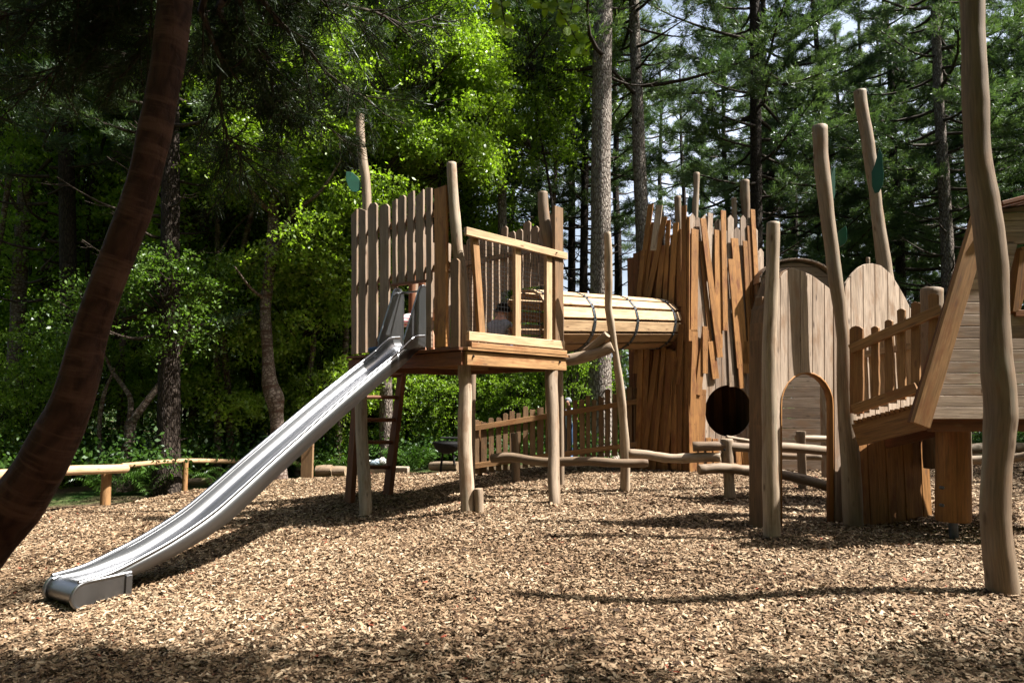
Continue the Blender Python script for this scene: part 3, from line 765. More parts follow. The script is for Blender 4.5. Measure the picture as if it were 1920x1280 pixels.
# grey plank lining with round porthole
def circ(px):
    dx = (px-1364)/44.5
    return None if abs(dx) >= 1 else 48*math.sqrt(1-dx*dx)
edges = [1291, 1302, 1314, 1327, 1339, 1351, 1362, 1374, 1386, 1397, 1408, 1419, 1430]
tops = [405, 412, 407, 428, 415, 432, 408, 430, 408, 412, 430, 470]
for i in range(12):
    a_, b_ = edges[i]+.4, edges[i+1]-.4; tp = tops[i]
    def W2(x, y):
        q = onplane(x, y, C2, nS)-C2; return (q.dot(eR), q.z)
    m = MB()
    xs_ = [a_+(b_-a_)*k/5 for k in range(6)]
    if any(circ(x) for x in xs_):
        up = [W2(a_, tp+3), W2((a_+b_)/2, tp-4), W2(b_, tp+3)]+[W2(x, 770-(circ(x) or 0)) for x in xs_[::-1]]
        lo = [W2(x, 770+(circ(x) or 0)) for x in xs_]+[W2(b_, 893), W2(a_, 894)]
        tn = rng.random(); m.prism(up, C2, eR, UP, nS, .03, tn); m.prism(lo, C2, eR, UP, nS, .03, tn)
    else: m.prism([W2(a_, tp+3), W2((a_+b_)/2, tp-4), W2(b_, tp+3), W2(b_, 893), W2(a_, 894)], C2, eR, UP, nS, .03, rng.random())
    m.build('lining_plank', M['grey'], bt, bevel=.003)
# left face lining
m = MB(); LW = (ATl-C2).length
for i in range(9):
    x = (i+.5)/9*LW; q = C2+eL*x
    if .25 < x/LW < 2: tq = 1.73
    m.board(z(q, 0.0), z(q, 3.75+rng.uniform(-.15, .15)), LW/9-.01, .025, nT, rng.random()*.5)
m.build('lining_panel', M['reddish'], bt)
# rear faces, ceiling at tunnel level
far = [DT, DT+V((.2, 1.1, 0)), ATl+V((.95, .9, 0)), ATl]
m = MB()
for a, b in zip(far[:-1], far[1:]):
    n = V((b.y-a.y, -(b.x-a.x), 0)).normalized(); cc = (C2+DT+ATl)/3
    if (a-cc).dot(n) < 0: n = -n
    k = max(2, int((b-a).length/.13))
    for i in range(k):
        q = a.lerp(b, (i+.5)/k); m.board(z(q, 0), z(q+(q-cc)*-.05, 3.6+rng.uniform(-.2, .2)), (b-a).length/k+.02, .025, n, rng.random())
m.build('rear_cladding', M['orange'], bt)
m = MB(); poly3 = [C2]+far
vs = [z(p, 1.75) for p in poly3]+[z(p, 1.79) for p in poly3]; k = len(poly3)
m.add(vs, [list(range(k))[::-1], list(range(k, 2*k))]+[[i, (i+1) % k, k+(i+1) % k, k+i] for i in range(k)], [[(p.x, p.y) for p in poly3]]*2+[[(0, 0)]*4]*k, .4)
m.build('inner_floor', M['reddish'], bt)
# boards on the lit right-hand face: x_top, y_top, x_bottom, y_bottom, width px, layer, tone, material
RB = [(1302, 430, 1300, 622, 12.7, 2, .7, 'o'), (1298, 618, 1312, 830, 17, 2, .55, 'o'), (1322, 618, 1307, 740, 12, 3, .5, 'o'), (1317, 410, 1349, 670, 10.5, 3, .7, 'o'),
      (1345, 432, 1347, 652, 13, 2, .8, 'o'), (1355, 395, 1359, 620, 9, 3, .7, 'o'), (1369, 486, 1386, 690, 10, 3, .75, 'o'), (1376, 447, 1397, 700, 13, 2, .85, 'o'),
      (1396, 452, 1406, 655, 8, 2, .5, 'o'), (1410, 393, 1420, 570, 8, 2, .75, 'o'), (1403, 424, 1411, 580, 7, 1, .25, 'o'), (1321, 612, 1321, 700, 9.5, 4, .6, 'o'),
      (1313, 452, 1336, 700, 7, 1, .35, 'o'), (1332, 640, 1341, 710, 12, 2, .65, 'o'), (1383, 640, 1390, 728, 9, 3, .6, 'o'), (1398, 640, 1398, 682, 13, 2, .8, 'o'),
      (1296, 690, 1299, 902, 14, 3, .6, 'o'), (1327, 820, 1330, 902, 10, 2, .55, 'o'), (1382, 830, 1386, 896, 10, 2, .5, 'o'), (1394, 835, 1400, 900, 11, 2, .65, 'o'),
      (1318, 730, 1312, 898, 10, 1, .35, 'o'), (1416, 560, 1424, 880, 10, 1, .4, 'o'), (1331, 400, 1327, 520, 9, 1, .8, 'g'), (1420, 480, 1426, 560, 9, 1, .5, 'g'),
      (1364, 560, 1371, 725, 9, 1, .35, 'g'), (1427, 600, 1425, 890, 9, 2, .5, 'o'), (1340, 822, 1343, 892, 10, 1, .5, 'o'), (1366, 822, 1368, 892, 11, 1, .7, 'g')]
for x0, y0, x1, y1, wp, ly, tn, k in RB:
    m = MB(); pxboard(m, x0, y0, x1, y1, wp, C2, nS, .035+.022*(ly-1), .021, tn, 'flat', .001, screws=(.06, .5, .94)); m.build('board', [M['orange'] if k == 'o' else M['grey'], M['bolt']], bt, bevel=.002)
LBd = [(1221, 383, 1197, 575, 9.5, 2, .5), (1237, 385, 1226, 470, 12, 3, .9), (1247, 407, 1212, 575, 10, 3, .45), (1226, 417, 1206, 575, 8, 1, .4), (1268, 418, 1258, 580, 10, 2, .7),
       (1254, 413, 1247, 575, 8, 1, .6), (1244, 460, 1233, 575, 10, 2, .6), (1283, 386, 1283, 640, 9, 3, .3), (1278, 608, 1271, 720, 10, 4, .45), (1290, 407, 1289, 892, 7, 2, .5),
       (1262, 440, 1262, 575, 8, 1, .3), (1216, 420, 1192, 700, 9, 1, .45), (1274, 430, 1274, 575, 8, 1, .35), (1207, 470, 1188, 660, 8, 3, .55)]
for i, xb in enumerate(range(1184, 1290, 8)):
    xt = 1204+(xb-1184)*.82+rng.uniform(-6, 6); LBd.append((xt, rng.uniform(630, 665), xb+rng.uniform(-3, 3), rng.uniform(884, 894), rng.uniform(8, 12), 1+i % 3, rng.uniform(.1, .6)))
for i, xb in enumerate(range(1190, 1284, 19)):
    xt = 1208+(xb-1184)*.8+rng.uniform(-12, 12); LBd.append((xt, rng.uniform(640, 680), xb+rng.uniform(-6, 6), rng.uniform(870, 892), rng.uniform(7, 10), 4, rng.uniform(.2, .7)))
for x0, y0, x1, y1, wp, ly, tn in LBd:
    m = MB(); pxboard(m, x0, y0, x1, y1, wp*1.0, C2, nT, .03+.022*(ly-1), .021, tn, 'flat', .001, screws=(.06, .94))
    m.build('board', [M['grey'] if (x0, y0) == (1237, 385) else M['orange'], M['bolt']], bt, bevel=.002)
for rows in ([(368, 1264, 1277), (400, 1265, 1278), (440, 1267, 1280), (560, 1268, 1281)], [(324, 1300, 1312), (360, 1300, 1311), (407, 1297, 1309), (560, 1297, 1309)],
             [(338, 1388, 1405), (370, 1388, 1406), (412, 1391, 1406), (560, 1392, 1407)], [(371, 1371, 1381), (400, 1372, 1382), (430, 1373, 1383), (560, 1374, 1384)]):
    mb, _ = polepx(rows, C2.y+.75, C2.y+.7, under=1.2); mb.build('inner_pole', POLE, bt)
leafsign(bt, [(1293, 366), (1299, 374), (1300, 388), (1297, 400), (1291, 404), (1289, 388), (1290, 374)], C2.y+.8)
leafsign(bt, [(1309, 392), (1313, 400), (1313, 408), (1308, 410)], C2.y+.8)

# ---------------------------------------------------------------- upright log poles
def pole(rows, Y0, label, Y1=None, leaves=(), nz=.09):
    b = gnd((rows[-1][1]+rows[-1][2])/2, rows[-1][0]) if Y0 is None else at((rows[-1][1]+rows[-1][2])/2, rows[-1][0], Y0)
    Y0 = b.y; mb, _ = polepx(rows, Y0, Y1 or Y0, nz=nz, seg=18 if Y0 < 5 else 14, n=8 if Y0 < 5 else 6)
    if leaves:
        r = thing('log_pole', (b.x, b.y, 0), label, 'pole', 'upright log poles around the play area'); mb.build('pole_shaft', POLE, r)
        for ol, dy, tl in leaves: leafsign(r, ol, Y0+dy, tl)
        return r
    return tag(mb.build('log_pole', POLE, base=(b.x, b.y, 0)), label, 'pole', 'upright log poles around the play area')
pole([(-60, 1799, 1840), (0, 1802, 1844), (60, 1804, 1845), (130, 1804, 1848), (190, 1806, 1852), (250, 1809, 1853), (310, 1813, 1858), (370, 1820, 1869), (430, 1829, 1879), (500, 1836, 1886), (570, 1841, 1888), (640, 1842, 1893), (700, 1843, 1897), (740, 1848, 1901), (779, 1849, 1903), (820, 1848, 1898), (865, 1846, 1893), (940, 1842, 1892), (985, 1843, 1893), (1030, 1846, 1896), (1075, 1851, 1902), (1119, 1854, 1908)],
     None, 'very tall thick wavy log pole nearest the camera at the right', nz=.07)
pole([(417, 1438, 1462), (450, 1437, 1462), (500, 1436, 1461), (570, 1433, 1458), (640, 1430, 1456), (700, 1429, 1456), (800, 1429, 1457), (900, 1430, 1459), (1006, 1431, 1463)],
     None, 'straight mid-height log pole at the left edge of the arched gateway')
pole([(236, 1523, 1550), (300, 1526, 1553), (380, 1535, 1562), (450, 1545, 1570), (528, 1555, 1580), (600, 1566, 1588), (647, 1570, 1594), (700, 1570, 1598), (780, 1572, 1604), (860, 1577, 1611), (982, 1583, 1618)],
     None, 'leaning log pole with two small green leaf boards by the picket bridge', leaves=[
     ([(1562, 312), (1564, 320), (1564, 365), (1562, 374), (1557, 377), (1553, 350), (1556, 330)], .02, V((.5, 0, 0))),
     ([(1586, 424), (1588, 432), (1588, 450), (1583, 459), (1576, 463), (1568, 460), (1566, 442), (1574, 433)], .02, V((0, 0, 0)))])
pole([(170, 1600, 1623), (200, 1604, 1627), (250, 1614, 1636), (300, 1620, 1643), (351, 1629, 1650), (420, 1636, 1658), (500, 1645, 1671), (560, 1650, 1676), (760, 1650, 1680), (860, 1650, 1682)],
     8.6, 'leaning log pole with one long green leaf board behind the pointed panel', leaves=[
     ([(1649, 277), (1654, 290), (1657, 330), (1655, 348), (1648, 361), (1640, 363), (1635, 350), (1634, 324), (1640, 310)], -.13, V((0, 0, 0)))])

# ---------------------------------------------------------------- panels cut from planks (gateway, pointed gable, hut)
def plankpanel(name, outline, P, n, e, th, mat, parent, cuts, hole=None, tones=(0, 1), bev=.003, horiz=False):
    """split a pixel outline into vertical planks at pixel columns 'cuts'; hole(px) gives (ytop) of a doorway"""
    ol = outline
    def topat(x):
        for (x0, y0), (x1, y1) in zip(ol[:-1], ol[1:]):
            if x0 <= x <= x1: return y0+(y1-y0)*(x-x0)/(x1-x0+1e-9)
        return ol[-1][1]
    m = MB()
    for a_, b_ in zip(cuts[:-1], cuts[1:]):
        a_ += .6; b_ -= .6; K = 8; xs_ = [a_+(b_-a_)*k/K for k in range(K+1)]
        def W2(x, y): q = onplane(x, y, P, n)-P; return (q.dot(e), q.z)
        up = [W2(x, topat(x)) for x in xs_]
        def bot(x):
            h = hole(x) if hole else None
            return W2(x, h) if h else (W2(x, 900)[0], -.05)
        poly = up+[bot(x) for x in xs_[::-1]]
        m.prism(poly, P, e, UP, n, th, rng.uniform(*tones))
    return m.build(name, mat, parent, bevel=bev)
G0 = gnd(1408, 992); G1 = gnd(1597, 983); eG = (G1-G0).normalized(); nG = V((eG.y, -eG.x, 0))
nG = V((.43, -.903, 0)).normalized(); eG = V((-nG.y, nG.x, 0))
gate = thing('arched_gateway', G0, 'rounded plank gateway with an arched doorway between two log poles', 'gateway')
ol = [(1431, 640), (1432, 605), (1435, 580), (1442, 556), (1452, 530), (1464, 512), (1480, 503), (1499, 509), (1520, 519), (1548, 540), (1568, 568), (1580, 600), (1590, 660)]
def door(px):
    dx = (px-1507)/49.0
    if abs(dx) >= 1: return None
    return 762-63*math.sqrt(1-dx*dx)
cuts = [1431.5, 1443, 1457.5, 1472, 1495, 1518, 1540, 1556.5, 1575, 1590]
plankpanel('plank_panel', ol, G0, nG, eG, .035, M['grey'], gate, cuts, door, (.45, 1))
# thick curved side trims and door edge
m = MB()
def G2(x, y, off=0): return onplane(x, y, G0+nG*off, nG)
tr = [(1406, 992), (1406, 800), (1406, 640), (1409, 603), (1413, 580), (1422, 556), (1436, 527)]
p_ = [G2(x, y) for x, y in ((1430, 993), (1430, 800), (1430, 640), (1431, 605), (1434, 580), (1441, 556), (1451, 530), (1463, 513), (1480, 504))]; p_[0].z = -.05
for a, b in zip(p_[:-1], p_[1:]): m.board(a-nG*.15, b-nG*.15+(b-a)*.02, .03, .18, nG, .15)
m.build('side_trim', M['tan'], gate, bevel=.003)
m = MB(); p0, p1 = G2(1437, 991, -.12), G2(1437, 560, -.12); p0.z = -.1
m.board(p0, V((p0.x, p0.y, p1.z)), .1, .09, nG, .1); p0 = G2(1572, 975, -.12); p1 = G2(1574, 590, -.12); p0.z = -.1
m.build('gate_post', M['tan'], gate, bevel=.004)
m = MB(); m.board(p0, V((p0.x, p0.y, p1.z)), .1, .1, nG, .05); m.build('gate_post', M['reddish'], gate, bevel=.004)
m = MB(); dr = [(1459, 985), (1458.6, 762)]+[(1507-49*math.cos(t), 762-63*math.sin(t)) for t in [math.pi*k/12 for k in range(1, 12)]]+[(1555.4, 762), (1556, 985)]
p_ = [G2(x, y, .0) for x, y in dr]; p_[0].z = -.05; p_[-1].z = -.05
cD = G2(1507, 800)
vs, fs, us = [], [], []
for i, p in enumerate(p_): vs += [p+nG*.04, p-nG*.03]
for i in range(len(p_)-1): fs.append([2*i, 2*i+1, 2*i+3, 2*i+2]); us.append([(i*.1, 0), (i*.1, .1), (i*.1+.1, .1), (i*.1+.1, 0)])
m.add(vs, fs, us, .8, True); ob = m.build('door_lining', M['orange'], gate)
so = ob.modifiers.new('thick', 'SOLIDIFY'); so.thickness = .02; so.offset = 0

# pale pointed panel behind the bridge
Gp = at(1640, 800, 7.7); Gp.z = 0
gp = thing('pointed_panel', Gp, 'pale grey plank panel with a rounded pointed top standing behind the picket bridge', 'plank panel')
ol = [(1578, 545), (1582, 531), (1594, 514), (1606, 502), (1617, 496), (1632, 495), (1647, 499), (1665, 514), (1680, 537), (1695, 564), (1708, 591), (1712, 610)]
plankpanel('plank_panel', ol, Gp, nG, eG, .035, M['grey'], gp, [1579, 1590, 1613, 1635, 1659, 1682, 1700, 1711], None, (.8, 1))
mb, _ = polepx([(483, 1624, 1631), (500, 1624, 1631), (560, 1624, 1632)], 8.0, 8.0, under=.2); mb.build('back_post', POLE, gp)

# barrel-roofed hut seen behind the gateway and through the doorway
Hc = gnd(1500, 880)
hut = thing('barrel_hut', Hc, 'barrel-roofed timber hut with horizontal boards, seen through the arched doorway', 'hut')
hw = (online(1572, Hc, V((1, 0, 0)), 0).x-online(1436, Hc, V((1, 0, 0)), 0).x)/2
hx = (online(1572, Hc, V((1, 0, 0)), 0).x+online(1436, Hc, V((1, 0, 0)), 0).x)/2
zroof = at(1490, 493, Hc.y).z; zsp = zroof-hw*.55
m = MB(); zc = 0.0; i = 0
while zc < zroof-.05:
    zt_ = min(zc+.17, zroof)
    def half(zq): return hw if zq <= zsp else hw*math.sqrt(max(0.02, 1-((zq-zsp)/(zroof-zsp))**2))
    h0_, h1_ = half(zc), half(zt_)
    poly = [(-h0_, 0), (h0_, 0), (h1_, zt_-zc-.008), (-h1_, zt_-zc-.008)]
    # grain horizontal: use rotated axes
    O = V((hx, Hc.y, zc)); m.prism([(y, x) for x, y in poly], O, UP, V((1, 0, 0)), V((0, -1, 0)), .03, rng.uniform(.1, .55)); zc = zt_
m.build('plank_wall', M['grey'], hut, bevel=.003)
m = MB(); NR = 16
for i in range(NR):
    a0 = math.pi*(i+.5)/NR; p = V((hx+hw*1.03*math.cos(a0), Hc.y, zsp+(zroof-zsp+.04)*math.sin(a0)))
    n = V((math.cos(a0)*.7, 0, math.sin(a0))).normalized()
    m.board(p-V((0, .1, 0)), p+V((0, 1.7, 0)), math.pi*hw/NR*.97, .025, n, rng.uniform(.1, .5))
m.build('barrel_roof', M['grey'], hut, bevel=.002)
for sx in (-1, 1):
    m = MB(); p = V((hx+sx*hw, Hc.y+.05, 0)); m.board(p, p+V((0, 0, zsp)), .01, .01, V((sx, 0, 0)), .2)
    for k in range(9): q = p+V((0, .09+k*.18, 0)); m.board(q, q+V((0, 0, zsp+.05)), .175, .025, V((sx, 0, 0)), rng.uniform(.1, .6))
    m.build('side_wall', M['grey'], hut)

# ---------------------------------------------------------------- picket bridge / ramp to the house on the right
BA = gnd(1606, 983)
bY0, bY1 = 6.15, 5.55
br = thing('picket_bridge', BA, 'sloping timber ramp with a picket railing leading up to the slant-sided playhouse', 'ramp')
nB = (at(1765, 700, bY1)-at(1600, 700, bY0)); nB = V((nB.y, -nB.x, 0)).normalized()
if nB.y > 0: nB = -nB
PB = at(1600, 700, bY0)
def bpx(m, x0, y0, x1, y1, wpx, off, th, tn, top='flat', wob=0): pxboard(m, x0, y0, x1, y1, wpx, PB, nB, off, th, tn, top, wob)
def brail(x0, y0, x1, y1, hpx, off, th, tn, mt, name='rail'):
    Q = PB+nB*off; a = onplane(x0, y0, Q, nB); b = onplane(x1, y1, Q, nB); h = (onplane(x0, y0+hpx/2, Q, nB)-onplane(x0, y0-hpx/2, Q, nB)).length
    m = MB(); m.board(a, b, h, th, nB, tn); return m.build(name, M[mt], br, bevel=.004)
brail(1597, 655, 1768, 580, 17, .03, .04, .6, 'larch'); brail(1602, 768, 1722, 726, 18, .03, .04, .55, 'larch')
m = MB()
for (xa, xb, yt, yb, tn) in ((1595, 1620, 613, 775, .2), (1636, 1650, 611, 758, .45), (1661, 1676, 599, 752, .35), (1685, 1699, 578, 748, .5), (1710, 1727, 566, 742, .45), (1743, 1761, 550, 735, .4)):
    bpx(m, (xa+xb)/2, yt+4, (xa+xb)/2+1, yb, xb-xa, 0, .03, tn, 'round', .003)
m.build('picket_panel', M['larch'], br, bevel=.003)
for (x0, x1, yt, yb, Y) in ((1728, 1765, 540, 760, 6.6),):
    mb, _ = polepx([(yt, x0, x1), (600, x0, x1), (yb, x0, x1)], Y, Y, under=.6); mb.build('post', POLE, br)
# far-side pickets and rail
m = MB()
for k in range(9):
    x = 1608+k*17; Yq = 7.35-.05*k; p = at(x, 640-k*5, Yq); b = at(x, 780-k*6, Yq)
    m.board(V((b.x, b.y, b.z)), V((b.x, b.y, p.z)), .07, .03, nB, rng.uniform(.5, .9), 'round', .003)
a = at(1600, 668, 7.3); b = at(1765, 640, 6.9); m.board(a, b, .07, .03, nB, .6)
m.build('picket_panel', M['pale'], br, bevel=.003)
# deck of the ramp, edge beam and lower beam
Q = PB+nB*.02
a = onplane(1608, 815, Q, nB); b = onplane(1855, 752, Q, nB)
h = (onplane(1608, 836, Q, nB)-onplane(1608, 795, Q, nB)).length
m = MB(); m.board(a, b, h, .05, nB, .3); m.build('edge_beam', M['larch'], br, bevel=.004)
m = MB(); dpt = 1.05
for k in range(26):
    f0, f1 = k/26+.003, (k+1)/26-.003
    p = a.lerp(b, (f0+f1)/2)+UP*(h/2); m.board(p+nB*.07, p-nB*dpt, (b-a).length/26-.008, .03, UP, rng.uniform(.2, .6))
m.build('ramp_boards', M['orange'], br, bevel=.002)
m = MB(); a2, b2 = a-nB*dpt, b-nB*dpt; m.board(a2, b2, h, .05, -nB, .3); a3, b3 = a-nB*.5-UP*.06, b-nB*.5-UP*.06; m.board(a3, b3, h*.8, .05, nB, .2); m.build('beam', M['reddish'], br, bevel=.004)
# solid board wall below the ramp
m = MB(); W0 = gnd(1610, 978); W1 = gnd(1742, 966); eW = (W1-W0).normalized(); nW = V((eW.y, -eW.x, 0)); k = 8
W1 = W0+eW*1.0*(W1-W0).length
for i in range(k):
    q = W0.lerp(W1, (i+.5)/k); pz = 1.0-.0*i
    zt_ = a.z+(b.z-a.z)*max(0, min(1, (q.x-a.x)/(b.x-a.x)))-h/2+.02
    m.board(z(q, -.08), z(q, zt_), (W1-W0).length/k-.004, .03+.004*(i % 2), nW, rng.uniform(.2, .8))
eW2 = -nW
for i in range(5):
    q = W1+eW2*(.06+i*.13); m.board(z(q, -.08), z(q, b.z-h/2-.15), .125, .03, V((eW.x, eW.y, 0)), rng.uniform(.2, .8))
m.build('board_wall', M['orange'], br, bevel=.003)

# ---------------------------------------------------------------- slant-sided playhouse on its thick post
HY = 5.25
nH = V((.05, -1, 0)).normalized(); eH = V((1, .05, 0)).normalized(); PH = at(1800, 785, HY)
ph = thing('raised_playhouse', at(1787, 975, 5.55), 'raised playhouse of pale horizontal boards with a slanting corner board, on one thick post', 'playhouse')
def H2(x, y): q = onplane(x, y, PH, nH)-PH; return (q.dot(eH), q.z)
seams = [785, 762, 741, 720, 699, 678, 655, 634, 612, 590, 567, 545, 523, 501, 480, 458, 437, 415, 395, 370]
m = MB()
def lft(y): return 1742+(785-y)/(785-400)*(1838-1742)
def topy(x): return 395-(x-1870)*.26
for y0, y1 in zip(seams[:-1], seams[1:]):
    y1 += .9
    segs = [(None, 2010)]
    if y0 <= 590 and y0 > 470:
        wl = lambda y: 1887+max(0, (520-y))*.25
        segs = [(None, 'w')]
    for s0, s1 in segs:
        xr0 = s1 if s1 != 'w' else wl(y0); xr1 = s1 if s1 != 'w' else wl(y1)
        yy1a = max(y1, topy(lft(y1))); yy1b = max(y1, topy(xr1))
        if y0 <= topy(xr0)+1: continue
        poly = [H2(lft(y0), y0), H2(xr0, y0), H2(xr1, yy1b), H2(max(lft(y1), lft(y0)), yy1a)]
        tn = rng.uniform(.35, .9)
        if y0 == 634: tn = .12
        m.prism([(q[1], q[0]) for q in poly], PH, UP, eH, nH, .03, tn)
    if y0 <= 590 and y0 > 470:
        q0, q1, q2, q3 = H2(2000, y0), H2(2040, y0), H2(2040, y1), H2(2000, y1)
        m.prism([(q[1], q[0]) for q in (q0, q1, q2, q3)], PH, UP, eH, nH, .03, .5)
m.build('board_wall', M['grey'], ph, bevel=.003)
m = MB(); pxboard(m, 1842, 388, 1722, 797, 33, PH, nH, .035, .04, .55); m.build('corner_board', M['larch'], ph, bevel=.004)
m = MB(); pxboard(m, 1826, 392, 1703, 792, 6, PH, nH, -.12, .17, .1); m.build('corner_trim', M['reddish'], ph, bevel=.003)
# roof, window frame, floor beams, rear wall
m = MB(); a = onplane(1868, 391, PH+nH*.05, nH); b = onplane(2010, 354, PH+nH*.05, nH)
for k in range(4): m.board(a+eH*(k*.06)-nH*(k*.15)+UP*.01, b-nH*(k*.15)+UP*.01, .145, .03, UP, rng.random())
m.build('roof', M['reddish'], ph, bevel=.003)
m = MB()
for (x0, y0, x1, y1) in ((1886, 588, 1900, 475), (1898, 474, 2002, 450), (1886, 590, 2004, 590)):
    a, b = onplane(x0, y0, PH-nH*.05, nH), onplane(x1, y1, PH-nH*.05, nH); m.board(a, b, .05, .1, nH, .35)
m.build('window_frame', M['orange'], ph, bevel=.003)
m = MB(); a, b = at(1890, 600, HY+.9), at(1925, 480, HY+.9); m.board(a, b, .1, .05, nH, .5); a, b = at(1900, 620, HY+1.0), at(1990, 620, HY+1.0)
m.board(a, b, .2, .05, nH, .3); m.build('brace', M['orange'], ph, bevel=.003)
m = MB()
for k in range(9):
    p = onplane(1742, 783, PH-nH*(.06+k*.15), nH); q = onplane(2040, 783, PH-nH*(.06+k*.15), nH); m.board(p, V((q.x, q.y, p.z)), .14, .03, UP, rng.random()*.5)
m.build('floor', M['reddish'], ph)
for off in (0, 1.2):
    m = MB(); p = onplane(1745, 792, PH-nH*off, nH); q = onplane(2040, 792, PH-nH*off, nH); m.board(p-UP*.02, V((q.x, q.y, p.z-.02)), .1, .05, -nH, .3); m.build('beam', M['reddish'], ph, bevel=.003)
Yq = 5.62
m = MB(); pb = at(1787, 976, Yq); ptt = at(1786, 780, Yq); rq = 28.5*Yq/FPX
m.tube([pb, pb+UP*.02, pb.lerp(ptt, .5), ptt], [rq*.97, rq*1.02, rq, rq*.98], 22, .03, .4, 0, 0); m.build('post', M['orange'], ph)
m = MB(); m.tube([z(pb, -.1), z(pb, .0), z(pb, pb.z+.01)], [.035, .035, .035], 12, 0, .5); m.build('post_foot', M['strap'], ph)
for py in (914, 947):
    q = at(1768, py, Yq-rq*.86); bo = MB(); bo.tube([q+V((0, .03, 0)), q, q+V((-.003, -.012, 0))], [.014, .014, .008], 8, 0, .5); bo.build('bolt', M['strap'], ph)
p2 = at(2060, 976, 5.9); m = MB(); m.tube([z(p2, -.1), z(p2, ptt.z)], [.1, .1], 14, .05, .5); m.build('post', M['orange'], ph)

# ---------------------------------------------------------------- balancing logs and short posts
def blog(pts, rpx, label, base=None, grp='balancing logs fixed between posts'):
    P_ = [at(x, y, Y) for x, y, Y in pts]; rad = [rpx*Y/FPX for _, _, Y in pts]
    mb = logm(P_, rad, .12); c = P_[0]
    return tag(mb.build('balance_log', POLE, base=(c.x, c.y, c.z)), label, 'log', grp)
def bpost(rows, label, Y=None, sub=None):
    b = gnd((rows[-1][1]+rows[-1][2])/2, rows[-1][0]); Y = Y or b.y
    mb, _ = polepx(rows, Y, Y); o = tag(mb.build('short_post', POLE, base=(b.x, b.y, 0)), label, 'post', 'short posts holding the balancing logs')
    if sub: bolt(at(sub[0], sub[1], Y-(rows[0][2]-rows[0][1])/2*Y/FPX*.9), V((0, -1, 0)), o)
    return o
def bpost2(*a, **k): return bpost(*a, **k)
blog([(921, 859, 9.4), (960, 857, 9.3), (1021, 866, 9.0), (1090, 864, 8.75), (1163, 868, 8.55), (1215, 866, 8.5)], 8.5, 'long low log running behind the tower legs beside the picket fence')
blog([(1179, 850, 8.35), (1210, 852, 8.3), (1257, 859, 8.2), (1318, 857, 8.1), (1352, 857, 8.0)], 8.8, 'log with a pale cut end pointing at the bolted short post')
blog([(1299, 837, 8.1), (1350, 836, 8.05), (1405, 839, 8.1), (1470, 838, 8.3), (1560, 846, 8.5)], 9, 'upper of the two logs passing behind the arched gateway')
blog([(1310, 880, 7.95), (1360, 877, 8.0), (1405, 882, 8.1), (1470, 890, 8.15), (1558, 912, 8.0)], 9.5, 'lower of the two logs passing behind the arched gateway')
blog([(1492, 820, 8.9), (1520, 822, 8.9), (1575, 823, 8.9)], 6, 'short thin log bolted to the stub seen through the doorway')
blog([(1455, 854, 9.6), (1500, 856, 9.5), (1541, 857, 9.4)], 6, 'shaded log behind the post seen through the doorway')
blog([(1362, 819, 8.3), (1380, 822, 8.35), (1404, 826, 8.4)], 3.2, 'small split log lying above the upper balancing log')
bpost([(822, 1350, 1373), (850, 1352, 1374), (890, 1356, 1376), (932, 1358, 1379)], 'short bolted post where three balancing logs meet', sub=(1358, 843))
bpost([(811, 957, 971), (850, 959, 973), (903, 960, 976)], 'short rounded post in front of the picket fence')
bpost([(808, 1492, 1510), (860, 1495, 1511), (916, 1497, 1513)], 'short post visible through the arched doorway')
b = bpost([(915, 889, 905), (925, 889, 906), (964, 890, 907)], 'knee-high stump standing beside the front tower leg')
pole([(700, 1537, 1551), (780, 1539, 1553), (875, 1540, 1555)], 10.2, 'pale post standing inside the arched doorway on its right')
pole([(800, 1810, 1820), (860, 1812, 1822), (905, 1813, 1823)], None, 'thin pale pole just right of the thick playhouse post')
blog([(1812, 842, 11.5), (1860, 838, 11.6), (1960, 840, 11.8)], 9, 'dark log lying beyond the playhouse at the far right')
blog([(1815, 862, 9.6), (1850, 862, 9.5), (1890, 860, 9.3), (1960, 848, 9.0)], 8.5, 'pale curved rail crossing behind the nearest tall pole')

# ---------------------------------------------------------------- rising picket fence left of the board tower
f0, f1 = at(888, 884, 11.0), at(1192, 846, 11.6)
fe = (f1-f0); fe = V((fe.x, fe.y, 0)).normalized(); nf = V((fe.y, -fe.x, 0))
fence = thing('picket_fence', (f0.x, f0.y, 0), 'weathered picket fence rising from left to right towards the board tower', 'fence')
PF = V((f0.x, f0.y, 0))
segs = [(885, 1026), (1056, 1195)]
m = MB(); x = 888
tf = lambda x: 786-(x-888)*.19
while x < 1196:
    wd = rng.uniform(7, 12); gap = rng.uniform(3, 5)
    yt = tf(x)+rng.uniform(-8, 8)+(8 if x < 900 else 0); yb = 888-(x-888)*.13
    pxboard(m, x+wd/2, yt, x+wd/2+rng.uniform(-1, 1), yb, wd, PF, nf, .02, .025, rng.uniform(.2, .75), rng.choice(['slant', 'flat', 'dog', 'round']), .003)
    x += wd+gap
m.build('picket_panel', M['tan'], fence, bevel=.002)
for (x0, y0, x1, y1) in ((885, 803, 1195, 752), (888, 873, 1195, 832)):
    m = MB(); a, b = onplane(x0, y0, PF+nf*.05, nf), onplane(x1, y1, PF+nf*.05, nf); m.board(a, b, .085, .03, nf, .45); m.build('rail', M['larch'], fence, bevel=.003)
for px in (900, 1045, 1180):
    q = onplane(px, 850, PF-nf*.05, nf); m = MB(); m.board(z(q, -.2), z(q, 1.1-(0 if px > 1000 else .3)), .08, .05, -nf, .2); m.build('post', M['larch'], fence, bevel=.003)

